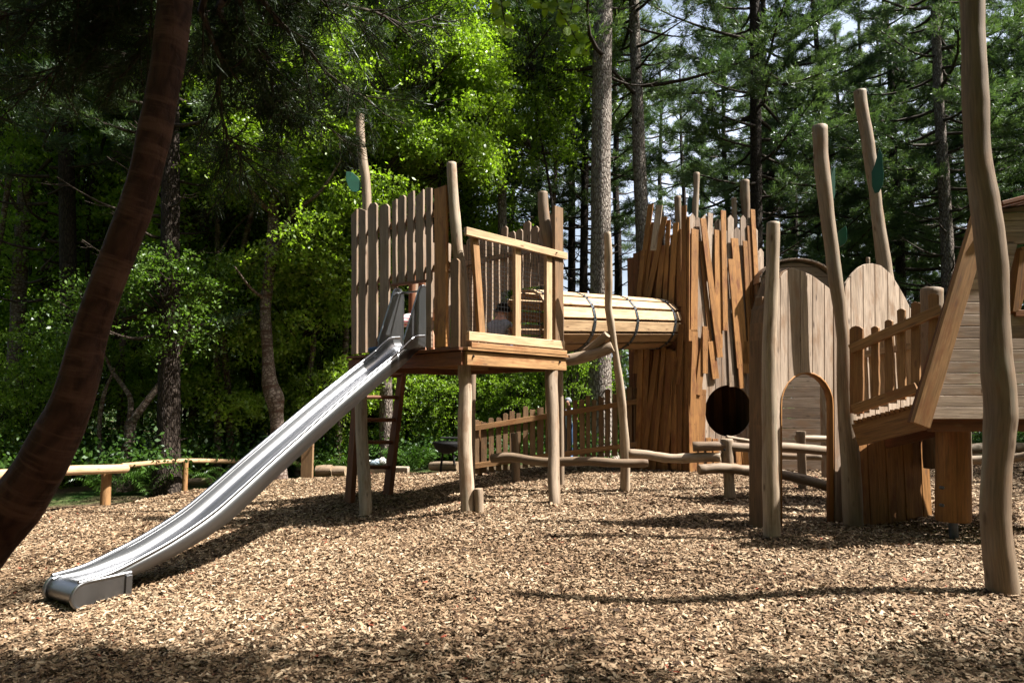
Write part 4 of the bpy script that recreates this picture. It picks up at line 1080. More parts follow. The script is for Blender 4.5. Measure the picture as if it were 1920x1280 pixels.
# ---------------------------------------------------------------- edging rails, kerb logs, square post, seat, clothes
lr = thing('log_barrier', gnd(197, 944), 'thick pale log rail on a round post in front of the leaning red trunk', 'barrier')
yA, yB = gnd(-8, 990).y, gnd(197, 944).y; mb = logm([at(-120, 893, yA-.5), at(0, 890, yA), at(120, 882, (yA+yB)/2), at(237, 878, yB+.15)], [.068]*4, .05); mb.build('rail', [M['pale'], M['endgrain']], lr)
for px, yb in ((197, 944), (-8, 990)):
    q = gnd(px, yb); m = MB(); m.tube([q-UP*.1, q+UP*.3, q+UP*.46], [.075, .073, .072], 14, .05, .6); m.build('post', M['larch'], lr)
lr = thing('log_barrier', gnd(346, 918), 'thin far log rail at the wood edge ending behind the slide', 'barrier')
yC = gnd(346, 918).y; mb = logm([at(228, 873, yB+.2), at(340, 864, yC), at(437, 865, yC+1.2), at(560, 868, yC+2.4)], [.042]*4, .05); mb.build('rail', [M['pale'], M['endgrain']], lr)
for px, yb in ((346, 918), (470, 893)):
    q = gnd(px, yb); m = MB(); m.tube([q-UP*.1, q+UP*.2, q+UP*.47], [.046]*3, 12, .05, .6); m.build('post', M['larch'], lr)
q = gnd(577, 893); m = MB(); m.board(q-UP*.1, V((q.x, q.y, at(577, 824, q.y).z)), .22, .1, V((0, -1, 0)), .7)
tag(m.build('square_post', M['tan'], base=(q.x, q.y, 0), bevel=.006), 'short squared timber post beyond the slide', 'post')
def kerb(x0, x1, y, r, label, mat, Y=None):
    r *= 1.2; a, b = gnd(x0, y), gnd(x1, y+rng.uniform(-2, 2)); mm = MB()
    mm.tube([a+UP*r*.7, a.lerp(b, .5)+UP*r*.75, b+UP*r*.7], [r, r*1.05, r], 12, .12, .4, 0, 1)
    tag(mm.build('kerb_log', mat, base=(a.x, a.y, 0)), label, 'log', 'logs edging the wood chip area')
kerb(594, 622, 890, .09, 'short brown kerb log nearest the squared post', POLE)
kerb(624, 648, 890, .08, 'kerb log just left of the ladder foot', POLE)
kerb(810, 862, 880, .075, 'kerb log left of the front tower leg', POLE)
kerb(350, 396, 907, .05, 'low pale kerb log behind the middle of the slide', POLE)
def slab(x0, x1, y, label):
    a, b = gnd(x0, y), gnd(x1, y+1); mm = MB(); c = (a+b)/2
    mm.box(c+UP*.04, (b-a)/2, V((0, .14, 0)), UP*.06, .5)
    tag(mm.build('kerb_stone', M['stone'], base=(c.x, c.y, 0), bevel=.02), label, 'kerb stone', 'stones edging the wood chip area')
slab(652, 690, 886, 'flat kerb stone left of the clothes pile'); slab(693, 728, 885, 'flat kerb stone behind the ladder foot'); slab(731, 766, 884, 'flat kerb stone right of the ladder')
# black rounded seat in the shade
q = at(838, 866, 12.4); q.z = float(slope(q.x)); so_ = thing('play_seat', q, 'black rounded seat on short legs in the shade beyond the tower', 'seat')
m = MB(); pr = []
cx = at(838, 840, q.y)
vs, fs, us = [], [], []; nA, nB2 = 20, 8
for j in range(nB2+1):
    t = j/nB2*math.pi/2; rr_ = .26*math.cos(t*.98); zz_ = -.22*math.sin(t)
    for i in range(nA): an = 6.283*i/nA; vs.append(cx+V((rr_*math.cos(an), rr_*math.sin(an), zz_+.12)))
for j in range(nB2):
    for i in range(nA): i2 = (i+1) % nA; fs.append([j*nA+i, (j+1)*nA+i, (j+1)*nA+i2, j*nA+i2]); us.append([(0, 0)]*4)
fs.append(list(range(nA))); us.append([(0, 0)]*nA)
m.add(vs, fs, us, .5, True); m.build('bowl', M['blackseat'], so_)
m = MB(); p0 = at(827, 821, q.y); m.board(p0, at(868, 822, q.y), .3, .02, UP, .5); m.build('backrest', M['blackseat'], so_)
for dx in (-.12, .16):
    m = MB(); m.tube([q+V((dx, 0, -.05)), V((q.x+dx*.6, q.y, cx.z-.02))], [.02, .02], 8, 0, .5); m.build('leg', M['blackseat'], so_)
q = gnd(706, 880); q.y -= 0; m = MB()
def blob(m, c, rx, ry, rz, sd_, mi=0, seg=14, rg=8):
    vs, fs, us = [], [], []
    for j in range(rg+1):
        t = math.pi*j/rg
        for i in range(seg):
            an = 6.283*i/seg; dd = V((math.sin(t)*math.cos(an), math.sin(t)*math.sin(an), math.cos(t)))
            k = 1+.35*noise.noise(dd*2.2+V((sd_, 0, 0))); vs.append(c+V((dd.x*rx*k, dd.y*ry*k, max(-.03, dd.z*rz*k))))
    for j in range(rg):
        for i in range(seg): i2 = (i+1) % seg; fs.append([j*seg+i, (j+1)*seg+i, (j+1)*seg+i2, j*seg+i2]); us.append([(0, 0)]*4)
    m.add(vs, fs, us, .5, True, mi)
cp = at(704, 868, q.y); cp.z = q.z+.12
blob(m, cp, .13, .12, .09, 1); blob(m, cp+V((.14, .02, .03)), .09, .1, .09, 5, 1); blob(m, cp+V((-.1, .04, .0)), .09, .08, .07, 9, 1)
tag(m.build('clothes_pile', [M['paleblue'], M['white']], base=(cp.x, cp.y, cp.z-.1)), 'crumpled pale blue clothes left on the kerb behind the ladder', 'clothes')

# ---------------------------------------------------------------- people
def capsule_body(name, bones, parent, mats):
    """one continuous skinned surface: bones = list of (id, parent id, point, radius, material index)"""
    me = bpy.data.meshes.new(name+'_skin'); ids = [b[0] for b in bones]
    org = rootof(parent).location
    vs = [V(b[2])*SC-org for b in bones]
    es = [(ids.index(b[1]), i) for i, b in enumerate(bones) if b[1] is not None]
    me.from_pydata([tuple(v) for v in vs], es, [])
    o = bpy.data.objects.new(name, me); COL.objects.link(o); o.parent = parent
    sk = o.modifiers.new('skin', 'SKIN'); sk.use_smooth_shade = True
    for i, b in enumerate(bones):
        sv_ = me.skin_vertices[0].data[i]; sv_.radius = (b[3]*SC, b[3]*SC); sv_.use_root = (i == 0)
    ss = o.modifiers.new('sub', 'SUBSURF'); ss.levels = 2; ss.render_levels = 2
    dg = bpy.context.evaluated_depsgraph_get(); me2 = bpy.data.meshes.new_from_object(o.evaluated_get(dg))
    o.modifiers.clear(); o.data = me2; me2.name = name
    for m in mats: me2.materials.append(m)
    for p in me2.polygons:
        c = p.center; best = None
        for i, b in enumerate(bones):
            if b[1] is None: continue
            a_, b_ = vs[ids.index(b[1])], vs[i]; ab = b_-a_; t = max(0, min(1, (c-a_).dot(ab)/max(1e-9, ab.length_squared)))
            dd = (c-(a_+ab*t)).length-b[3]*SC*.5
            if best is None or dd < best[0]: best = (dd, b[4])
        p.material_index = best[1]; p.use_smooth = True
    return o
def fingers(wr, dr, side, s=1.0, mi=0, pid='h'):
    """five separate finger chains leaving the palm"""
    out = []; dr = dr.normalized(); side = side.normalized(); dn = dr.cross(side)
    for k, (off, ln) in enumerate(((-.024, .045), (-.008, .055), (.008, .052), (.023, .042))):
        b = wr+dr*.05*s+side*off*s; out.append((pid+'f%da' % k, pid, b, .008*s, mi)); out.append((pid+'f%db' % k, pid+'f%da' % k, b+dr*ln*.55*s-dn*.008*s, .0065*s, mi)); out.append((pid+'f%dc' % k, pid+'f%db' % k, b+dr*ln*s-dn*.022*s, .005*s, mi))
    b = wr+dr*.02*s-side*.03*s; out.append((pid+'t1', pid, b, .008*s, mi)); out.append((pid+'t2', pid+'t1', b+dr*.025*s-side*.015*s, .006*s, mi))
    return out
def child(label, pos, yaw, mats, pose, hairmat, s=.8):
    """pose: dict of joints in a local frame (x forward, y left, z up) for a child of scale s"""
    r = thing('person', pos, label, 'person'); c, sn = math.cos(yaw), math.sin(yaw)
    def Wd(p): x, y, zz = (q*s for q in p); return V((pos[0]+x*c-y*sn, pos[1]+x*sn+y*c, pos[2]+zz))
    P = {k: Wd(v) for k, v in pose.items()}
    B = [('pel', None, P['pel'], .105*s, 1), ('spine', 'pel', P['spine'], .095*s, 0), ('chest', 'spine', P['chest'], .11*s, 0), ('neck', 'chest', P['neck'], .042*s, 2), ('head', 'neck', P['head'], .085*s, 2), ('crown', 'head', P['crown'], .07*s, 2),
         ('nose', 'head', P['nose'], .02*s, 2)]
    for q in 'lr':
        B += [('sh'+q, 'chest', P['sh'+q], .05*s, 0), ('el'+q, 'sh'+q, P['el'+q], .034*s, 2), ('wr'+q, 'el'+q, P['wr'+q], .024*s, 2)]
        dr = P['wr'+q]-P['el'+q]; sd2 = dr.cross(V((0, 0, 1)));  sd2 = sd2 if sd2.length > 1e-3 else V((1, 0, 0))
        B.append(('ha'+q, 'wr'+q, P['wr'+q]+dr.normalized()*.04*s, .024*s, 2))
        B += [(i, p, a, rr, mi) for i, p, a, rr, mi in fingers(P['wr'+q], dr, sd2, s*1.0, 2, 'ha'+q)]
        B += [('hi'+q, 'pel', P['hi'+q], .075*s, 1), ('kn'+q, 'hi'+q, P['kn'+q], .055*s, 1), ('an'+q, 'kn'+q, P['an'+q], .035*s, 3), ('to'+q, 'an'+q, P['to'+q], .03*s, 3)]
    capsule_body('body', B, r, mats)
    m = MB(); hd = P['head'].lerp(P['crown'], .45); blob(m, hd+(P['head']-P['nose'])*.12, .098*s, .098*s, .1*s, 3, 0, 16, 10)
    vv = [V(q) for q in m.v]; m.build('hair', hairmat, r)
    return r
crawl = dict(pel=(-.22, 0, .42), spine=(-.05, 0, .46), chest=(.13, 0, .47), neck=(.26, 0, .5), head=(.36, 0, .52), crown=(.42, 0, .6), nose=(.47, 0, .5),
             shl=(.15, .13, .46), ell=(.2, .16, .26), wrl=(.22, .15, .06), shr=(.15, -.13, .46), elr=(.24, -.16, .26), wrr=(.26, -.15, .06),
             hil=(-.24, .09, .38), knl=(-.12, .1, .07), anl=(-.42, .1, .06), tol=(-.52, .1, .04), hir=(-.24, -.09, .38), knr=(-.16, -.1, .07), anr=(-.46, -.1, .06), tor=(-.56, -.1, .04))
sit = dict(pel=(0, 0, .1), spine=(.02, 0, .26), chest=(.06, 0, .42), neck=(.12, 0, .54), head=(.17, 0, .62), crown=(.18, 0, .7), nose=(.28, 0, .6),
           shl=(.07, .15, .44), ell=(.2, .2, .26), wrl=(.3, .1, .14), shr=(.07, -.15, .44), elr=(.2, -.2, .26), wrr=(.3, -.1, .14),
           hil=(.03, .09, .1), knl=(.34, .16, .28), anl=(.46, .12, .05), tol=(.58, .12, .03), hir=(.03, -.09, .1), knr=(.34, -.16, .28), anr=(.46, -.12, .05), tor=(.58, -.12, .03))
pA = at(770, 640, 8.25); pA.z = ZD
child('child in a pink striped top and jeans crawling across the deck behind the slide hood', pA, .35, [M['striped'], M['jeans'], M['skin'], M['jeans']], crawl, M['fairhair'], .95)
pB = at(932, 630, 8.6); pB.z = ZD
child('child in a grey shirt sitting behind the wire mesh by the tunnel mouth', pB, 1.1, [M['greyshirt'], M['jeans'], M['skin'], M['skin']], sit, M['hair'], .95)
stand = dict(pel=(0, 0, .88), spine=(0, 0, 1.05), chest=(0, 0, 1.25), neck=(0, 0, 1.42), head=(.01, 0, 1.52), crown=(.01, 0, 1.6), nose=(.11, 0, 1.51), shl=(0, .18, 1.34), ell=(.02, .24, 1.08), wrl=(.1, .22, .85),
             shr=(0, -.18, 1.34), elr=(.02, -.24, 1.08), wrr=(.1, -.22, .85), hil=(0, .09, .84), knl=(.02, .1, .46), anl=(0, .1, .07), tol=(.14, .11, .03), hir=(0, -.09, .84), knr=(.02, -.1, .46), anr=(0, -.1, .07), tor=(.14, -.11, .03))
pC = at(1065, 760, 14.0); pC.z = -.25; zC = at(1065, 745, 14.0).z
child('person in a grey cap and blue shirt mostly hidden behind the picket fence', (pC.x, pC.y, -.03), -1.9, [M['paleblue'], M['jeans'], M['skin'], M['jeans']], stand, M['cap'], (zC+.03)/1.66)

exec_forest = True
# ================================================================ TREES
nr = np.random.default_rng(11)
def leafquads(C, size, r, droop=.0, asp=.62):
    """leaf-shaped faces (diamonds) at centres C with random orientation"""
    n = len(C); a = r.normal(size=(n, 3)); a /= np.linalg.norm(a, axis=1)[:, None]; a[:, 2] -= droop
    b = r.normal(size=(n, 3)); b[:, 2] *= .6; b -= a*(np.sum(a*b, 1)/np.sum(a*a, 1))[:, None]; b /= np.linalg.norm(b, axis=1)[:, None]
    s = size*r.uniform(.45, 1.3, n)[:, None]; a = a*s*.5; b = b*s*.5*asp
    return np.stack([C-a, C+b-a*.15, C+a, C-b-a*.15], 1).reshape(-1, 3)
def clusters(cen, rad, ncl, per, crad, r, hollow=.35, seedoff=0):
    """clumpy foliage: cluster centres in an ellipsoid with noise gaps"""
    out = []; cen = np.array(cen, float); rad = np.array(rad, float); tries = 0
    cc = []
    while len(cc) < ncl and tries < ncl*8:
        tries += 1; d_ = r.normal(size=3); d_ /= np.linalg.norm(d_); q = (hollow+(1-hollow)*r.random())**.6
        p = cen+d_*rad*q
        if noise.noise(V((p[0]*.75+seedoff, p[1]*.75, p[2]*1.1))) < .0: continue
        cc.append(p)
    cc = np.array(cc); k = len(cc)
    ax = cc-cen; ax /= np.linalg.norm(ax, axis=1)[:, None]+1e-6; ax += r.normal(size=(k, 3))*.45; ax[:, 2] = ax[:, 2]*.4-.25; ax /= np.linalg.norm(ax, axis=1)[:, None]
    tq = r.uniform(-1, 1, (k, per, 1)); wq = (1.05-tq*.6)
    off = ax[:, None, :]*tq*crad*2.1*r.uniform(.6, 1.4, (k, 1, 1))+r.normal(size=(k, per, 3))*crad*wq*np.array([.42, .42, .2]); off[:, :, 2] -= (tq[:, :, 0]**2)*crad*.5
    P = (cc[:, None, :]+off).reshape(-1, 3)
    tone = np.clip(np.repeat(r.uniform(.15, .85, k), per)+r.uniform(-.25, .25, k*per), 0, 1)
    return P, tone, cc
def tubes_np(mb, *a, **k): mb.tube(*a, **k)
def merge_mesh(name, woodmb, leafV, leafT, mats):
    """branches (quads, material 0) + leaves (quads, material 1) in one mesh"""
    wv = np.array(woodmb.v, float) if woodmb.v else np.zeros((0, 3)); wf = [f for f in woodmb.f if len(f) == 4]
    uvw = []; c = 0
    for f in woodmb.f:
        if len(f) == 4: uvw.append(woodmb.uv[c:c+4])
        c += len(f)
    n = len(leafV)//4
    F = np.concatenate([np.array(wf, dtype=np.int32).reshape(-1, 4), np.arange(n*4).reshape(n, 4)+len(wv)])
    tone = np.concatenate([np.full(len(wf), .5), leafT]); mi = np.concatenate([np.zeros(len(wf), int), np.ones(n, int)])
    me = npmesh(name, np.concatenate([wv, leafV]), F, tone, mats, mi)
    uv = me.uv_layers.new(name='UVMap'); U = np.zeros((len(F)*4, 2), np.float32)
    if uvw: U[:len(wf)*4] = np.array(uvw, np.float32).reshape(-1, 2)
    uv.data.foreach_set('uv', U.ravel())
    sm = np.zeros(len(F), bool); sm[:len(wf)] = True; me.polygons.foreach_set('use_smooth', sm)
    return me
def trunkmesh(name, pts, rad, mat, seg=14, nz=.08, n=5, flare=True):
    p, r = smooth_path([V(q) for q in pts], list(rad), n)
    if flare: r = [q*(1+.5*math.exp(-max(0, pp.z-p[0].z)*3.5)) for q, pp in zip(r, p)]
    m = MB(); m.tube(p, r, seg, nz, .5, 0, caps=False)
    me = merge_mesh(name, m, np.zeros((0, 3)), np.zeros(0), [mat]); return me, p, r
def needles(C, D, nper, ln, wd, r):
    """tufts of needle blades at centres C pointing roughly along D"""
    n = len(C); D = D[:, None, :]+r.normal(size=(n, nper, 3))*.62; D /= np.linalg.norm(D, axis=2)[:, :, None]
    s = ln*r.uniform(.7, 1.2, (n, nper, 1)); b = r.normal(size=(n, nper, 3)); b -= D*np.sum(b*D, 2)[:, :, None]; b /= np.linalg.norm(b, axis=2)[:, :, None]; b *= wd/2
    c = C[:, None, :]+r.normal(size=(n, nper, 3))*.03; e = c+D*s
    return np.stack([c-b*.5, c+D*s*.5-b, e, c+D*s*.5+b], 2).reshape(-1, 3)
def pinecrown(seed, H, z0, zdead, R, nbr, tuft=16, sub=7, ln=.16, wd=.017, lean=None, needlemat='needle', dens=1.0):
    r = np.random.default_rng(seed); wb = MB(); TC, TD = [], []
    for k in range(nbr):
        f = (k+.5)/nbr; zb = zdead+(H-zdead)*f**.9; az = k*2.4+r.uniform(-.5, .5); alive = zb > z0 or r.random() < .12
        prof_ = min(1, (H-zb)/(H-z0)*1.6)**.7 if zb > z0 else 1
        L_ = R*prof_*r.uniform(.6, 1.15)*(1 if alive else .55)
        el = r.uniform(-.15, .3) if zb < H*.75 else r.uniform(.3, .8)
        d0 = V((math.cos(az)*math.cos(el), math.sin(az)*math.cos(el), math.sin(el))); side = V((-math.sin(az), math.cos(az), 0))
        pts = []; kk = 5
        for i in range(kk+1):
            t = i/kk; pts.append(V((0, 0, zb))+d0*(L_*t)+side*(.12*L_*math.sin(t*3+az))*t+V((0, 0, -.16*L_*t*(1-t)*2+.1*L_*t*t)))
        rb = .022+.012*L_
        wb.tube(pts, [rb*(1-.8*i/kk) for i in range(kk+1)], 5, 0, .5, 0, caps=False)
        for j in range(int(sub*(1 if alive else .5))):
            t = r.uniform(.3, 1); i = min(kk-1, int(t*kk)); p = pts[i].lerp(pts[i+1], t*kk-i)
            sa = az+r.choice([-1, 1])*r.uniform(.4, 1.1); sl = L_*r.uniform(.14, .36)
            dd = V((math.cos(sa), math.sin(sa), r.uniform(-.1, .35))).normalized(); e = p+dd*sl
            wb.tube([p, p.lerp(e, .5)+V((0, 0, -.03)), e], [.009, .007, .004], 3, 0, .5, 0, caps=False)
            if alive:
                nt_ = max(3, int(sl/.07*dens))
                for q in range(nt_):
                    t2 = .15+.85*(q+r.random())/nt_; c = p.lerp(e, t2)+V(r.normal(0, .05, 3))*1.3
                    TC.append(c); TD.append((dd+V((0, 0, .35))+V(r.normal(0, .4, 3))).normalized())
        if alive:
            for q in range(int(L_*5*dens)):
                t = r.uniform(.45, 1); i = min(kk-1, int(t*kk)); p = pts[i].lerp(pts[i+1], t*kk-i)
                TC.append(p+V(r.normal(0, .06, 3))); TD.append((d0+V((0, 0, .5))+V(r.normal(0, .5, 3))).normalized())
    TC = np.array([tuple(q) for q in TC]); TD = np.array([tuple(q) for q in TD])
    NV = needles(TC, TD, tuft, ln, wd, r); cl = np.clip(.5+.35*np.sin(TC[:, 0]*2.1+seed)*np.cos(TC[:, 2]*1.7)+r.uniform(-.2, .2, len(TC)), 0, 1)
    tone = np.repeat(cl, tuft)
    return merge_mesh('pine_crown', wb, NV, tone, [M['twig'], M[needlemat]])
def broadcrown(seed, ells, mats=('twig', 'wood_leaf'), leaf=.075, per=26, crad=.2, limbs=(), hollow=.35):
    r = np.random.default_rng(seed); LV, LT, wb = [], [], MB()
    for (c, rad, n) in ells:
        P, T, cc = clusters(c, rad, n, per, crad, r, hollow, seed*3.1); LV.append(leafquads(P, leaf, r, .25)); LT.append(T)
        for q in cc[::6]:
            b = V(c)+(V(q)-V(c))*.25; b.z -= .3*rad[2]; wb.tube([b, b.lerp(V(q), .55)+V((0, 0, .05)), V(q)], [.02, .012, .004], 4, 0, .5, 0, caps=False)
    for pts, rad in limbs: p, rr_ = smooth_path([V(q) for q in pts], rad, 4); wb.tube(p, rr_, 8, .08, .5, 0, caps=False)
    return merge_mesh('leaf_crown', wb, np.concatenate(LV), np.concatenate(LT), [M[mats[0]], M[mats[1]]])

def vert_trunk(name, H, r0, mat, seed, bend=.15):
    r = random.Random(seed); pts, rad = [], []; n = 8
    for i in range(n+1):
        t = i/n; pts.append((r.uniform(-bend, bend)*math.sin(t*3.1), r.uniform(-bend, bend)*math.sin(t*3.1), -.1+H*t)); rad.append(r0*(1-.82*t**1.15)+.01)
    return trunkmesh(name, pts, rad, mat, 12, .07)[0]
def tree(name, tm, cms, loc, rot, s, label, group, crownname='crown'):
    o = bpy.data.objects.new(name, None); COL.objects.link(o); o.location = V((loc[0], loc[1], loc[2]+float(slope(loc[0]))))*SC; o.rotation_euler = (0, 0, rot)
    sc = (s, s, s) if not isinstance(s, tuple) else s
    o.scale = sc; tag(o, label, 'tree', group)
    link('trunk', tm, o)
    for c in cms: link(crownname, c, o)
    return o
# ---- variants
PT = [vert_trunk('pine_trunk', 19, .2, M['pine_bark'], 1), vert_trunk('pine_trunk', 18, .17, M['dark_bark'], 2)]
PC_high = pinecrown(5, 19.5, 11, 8.5, 3.2, 64, 17, 8)                      # tall pine, bare lower stem
PC_mid = pinecrown(6, 18, 4.8, 2.2, 3.0, 90, 17, 8)                       # branches low on the stem
PC_mid2 = pinecrown(7, 18, 6.2, 2.6, 2.7, 84, 17, 8)
PC_bare = pinecrown(9, 19, 10.5, 2.5, 2.4, 80, 14, 8)
PC_low = pinecrown(8, 15, 2.2, 1.0, 2.8, 88, 17, 8)
BT = [vert_trunk('birch_trunk', 8.5, .1, M['birch_bark'], 5, .25), vert_trunk('dark_trunk', 10, .15, M['dark_bark'], 6, .2), vert_trunk('slim_trunk', 6, .05, M['dark_bark'], 7, .2)]
BC = [broadcrown(21, [((0, 0, 5.6), (2.1, 2.1, 3.3), 950), ((.6, .2, 2.6), (1.6, 1.6, 1.6), 260)], leaf=.075, per=30),
      broadcrown(22, [((0, 0, 6.2), (2.4, 2.3, 3.6), 1000), ((-.5, 0, 2.6), (1.8, 1.8, 1.8), 300)], leaf=.08, per=30),
      broadcrown(23, [((0, 0, 3.3), (1.7, 1.7, 2.6), 620), ((.2, 0, 1.0), (1.4, 1.4, .9), 200)], leaf=.08)]
def gx(px, Y): return at(px, 800, Y).x
SLT = [vert_trunk('slim_trunk', 12, .06, M['birch_bark'], 15, .3), vert_trunk('slim_trunk', 12, .045, M['dark_bark'], 16, .35)]
G_P = 'pines of the wood behind the playground'; G_B = 'leafy trees of the wood behind the playground'
# ---- individual pines measured in the photograph
def pine_px(rows, Y, label, crown, mat='pine_bark', H=19, cs=1.0, rot=0.0):
    pts, rad = [], []
    for py, xl, xr in rows[::-1]:
        pts.append(at((xl+xr)/2, py, Y)); rad.append((xr-xl)/2*Y/FPX)
    b = pts[0]; root = V((b.x, b.y, float(slope(b.x)))); top = pts[-1]
    dirv = (pts[-1]-pts[-2]).normalized() if len(pts) > 1 else UP
    pts = [root-UP*.1]+([] if b.z < .3 else [])+pts; rad = [rad[0]*1.08]+rad
    if top.z < H-1: 
        dv = V((dirv.x*.4, dirv.y*.4, 1)).normalized(); pts.append(top.lerp(top+dv*(H-top.z), .5)); rad.append(rad[-1]*.6); pts.append(top+dv*(H-top.z)); rad.append(.03)
    loc = [V(p)-root for p in pts]
    me, p, r = trunkmesh('pine_trunk', loc, rad, M[mat], 18, .07)
    o = bpy.data.objects.new('pine_tree', None); COL.objects.link(o); o.location = root*SC; tag(o, label, 'tree', G_P)
    # knots and snapped branch stubs
    link('trunk', me, o)
    if crown is not None:
        c = link('crown', crown, o); c.rotation_euler = (0, 0, rot); c.scale = (cs, cs, 1); tp = pts[-1]-root; mid = pts[len(pts)//2]-root
        c.location = V((tp.x*.8, tp.y*.8, 0))*SC
    rr = random.Random(int(rows[0][1])); 
    for k in range(9):
        i = rr.randrange(2, len(p)-1); az = rr.uniform(0, 6.28); d = V((math.cos(az), math.sin(az)*.6, .25)).normalized(); q = p[i]+root
        st = MB(); st.tube([q+d*r[i]*.7, q+d*(r[i]+.04), q+d*(r[i]+rr.uniform(.08, .3))], [.03, .022, .008], 6, .1, .5); st.build('branch_stub', M['dark_bark'], o)
    return o
pine_px([(-20, 1112, 1149), (150, 1110, 1148), (300, 1108, 1146), (450, 1107, 1146), (600, 1106, 1145), (750, 1103, 1147)], 15, 'thickest pine with a grey-brown bare trunk rising behind the barrel tunnel', PC_high, 'pale_bark')
pine_px([(-20, 1178, 1198), (100, 1181, 1202), (200, 1184, 1207), (300, 1186, 1211), (400, 1190, 1216), (500, 1193, 1219), (750, 1193, 1222)], 16.5, 'tall bare pine trunk just right of the thickest pine, behind the board tower', PC_high, 'pale_bark', rot=1.4)
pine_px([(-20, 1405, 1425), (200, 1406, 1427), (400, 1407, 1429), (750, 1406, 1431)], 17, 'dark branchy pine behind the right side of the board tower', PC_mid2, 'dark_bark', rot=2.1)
pine_px([(-20, 1744, 1760), (150, 1750, 1767), (300, 1757, 1777), (480, 1765, 1788), (750, 1770, 1796)], 17.5, 'slightly leaning pine between the leaf-board poles and the nearest tall pole', PC_mid2, rot=4.0)
pine_px([(-20, 934, 946), (200, 934, 948), (420, 933, 950), (750, 928, 952)], 17, 'straight grey pine directly behind the wire mesh of the tower', PC_high, 'pale_bark', rot=.6)
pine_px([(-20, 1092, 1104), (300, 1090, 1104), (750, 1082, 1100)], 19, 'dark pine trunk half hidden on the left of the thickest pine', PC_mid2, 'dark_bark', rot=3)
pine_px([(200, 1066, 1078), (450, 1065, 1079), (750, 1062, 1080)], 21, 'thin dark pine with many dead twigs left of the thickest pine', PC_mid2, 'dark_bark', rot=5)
pine_px([(-20, 702, 722), (300, 706, 728), (600, 710, 733), (860, 712, 738)], 14.5, 'grey pine trunk standing behind the access ladder', PC_high, rot=2.6)
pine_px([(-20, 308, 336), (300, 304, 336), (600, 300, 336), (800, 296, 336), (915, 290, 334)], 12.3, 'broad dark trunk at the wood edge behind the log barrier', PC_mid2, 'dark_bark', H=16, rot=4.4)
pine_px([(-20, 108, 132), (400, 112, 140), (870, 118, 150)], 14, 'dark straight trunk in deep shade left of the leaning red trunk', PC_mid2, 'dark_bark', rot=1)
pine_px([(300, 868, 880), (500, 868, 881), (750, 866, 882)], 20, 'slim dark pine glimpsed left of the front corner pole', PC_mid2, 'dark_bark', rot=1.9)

# ---- birches and small trees measured in the photograph
def custom_tree(name, trunkrows, Y, limbs, ells, label, bark_, leafm, leaf=.07, per=26, crad=.2, group=G_B, seed=1, H=None, hollow=.35):
    pts = [at((a+b)/2, y, Y) for y, a, b in trunkrows[::-1]]; rad = [(b-a)/2*Y/FPX for y, a, b in trunkrows[::-1]]
    root = V((pts[0].x, pts[0].y, float(slope(pts[0].x)))); pts[0].z = root.z-.1
    o = bpy.data.objects.new(name, None); COL.objects.link(o); o.location = root*SC; tag(o, label, 'tree', group)
    p, r = smooth_path([q-root for q in pts], rad, 5); wb = MB(); wb.tube(p, [q*(1+.4*math.exp(-max(0, pp.z)*4)) for q, pp in zip(r, p)], 14, .18, .5, 0, caps=False, nf=2)
    for lp, lr_ in limbs:
        q = [at(x, y, Y+dy)-root for x, y, dy in lp]; pp, rr_ = smooth_path(q, [v*Y/FPX for v in lr_], 5); wb.tube(pp, rr_, 8, .12, .5, 0, caps=False)
    link('trunk', merge_mesh('trunk', wb, np.zeros((0, 3)), np.zeros(0), [M[bark_]]), o)
    Es = [((c[0]-root.x, c[1]-root.y, c[2]-root.z), rr_, n) for c, rr_, n in ells]
    link('crown', broadcrown(seed, Es, ('twig', leafm), leaf, per, crad, hollow=hollow), o); return o
def E(px, py, Y, rx, ry, rz, n): c = at(px, py, Y); return ((c.x, c.y, c.z), (rx, ry, rz), n)
custom_tree('birch_tree', [(320, 511, 522), (400, 503, 524), (450, 500, 522), (505, 494, 516), (583, 487, 508), (664, 491, 512), (720, 492, 520), (745, 497, 532), (786, 508, 531), (888, 512, 538)], 13.2,
    [([(512, 400, 0), (480, 370, -.2), (450, 320, -.5), (423, 270, -.8), (400, 200, -1)], [6, 5, 4, 3, 1.5]), ([(520, 330, 0), (535, 290, .3), (560, 180, .5), (565, 60, .6)], [5, 4, 3, 1.5]),
     ([(520, 470, 0), (537, 420, -.3), (562, 390, -.4), (600, 360, -.6), (640, 300, -.8)], [5, 4.5, 3.5, 3, 1.5]), ([(498, 560, 0), (470, 540, -.4), (440, 500, -.8)], [4, 2.5, 1.2])],
    [E(620, 230, 13.2, 1.87, 1.75, 1.75, 700), E(760, 150, 13.6, 1.99, 1.75, 1.75, 780), E(840, 90, 14, 1.40, 1.64, 1.40, 480), E(830, 280, 13.8, 1.29, 1.40, 1.29, 480), E(690, 320, 13.2, 1.40, 1.40, 1.17, 380), E(560, 420, 13.4, 1.52, 1.52, 1.29, 330), E(480, 250, 13.4, 1.52, 1.52, 1.87, 420), E(640, 490, 14, 1.40, 1.17, 1.17, 260), E(560, 600, 14.2, 1.40, 0.94, 1.05, 200), E(900, 210, 14, 0.70, 1.05, 1.17, 220)],
    'birch with a crooked scarred trunk and bright sunlit crown between the slide and the tower', 'birch_bark', 'birch_leaf', .075, 30, .2, seed=31)
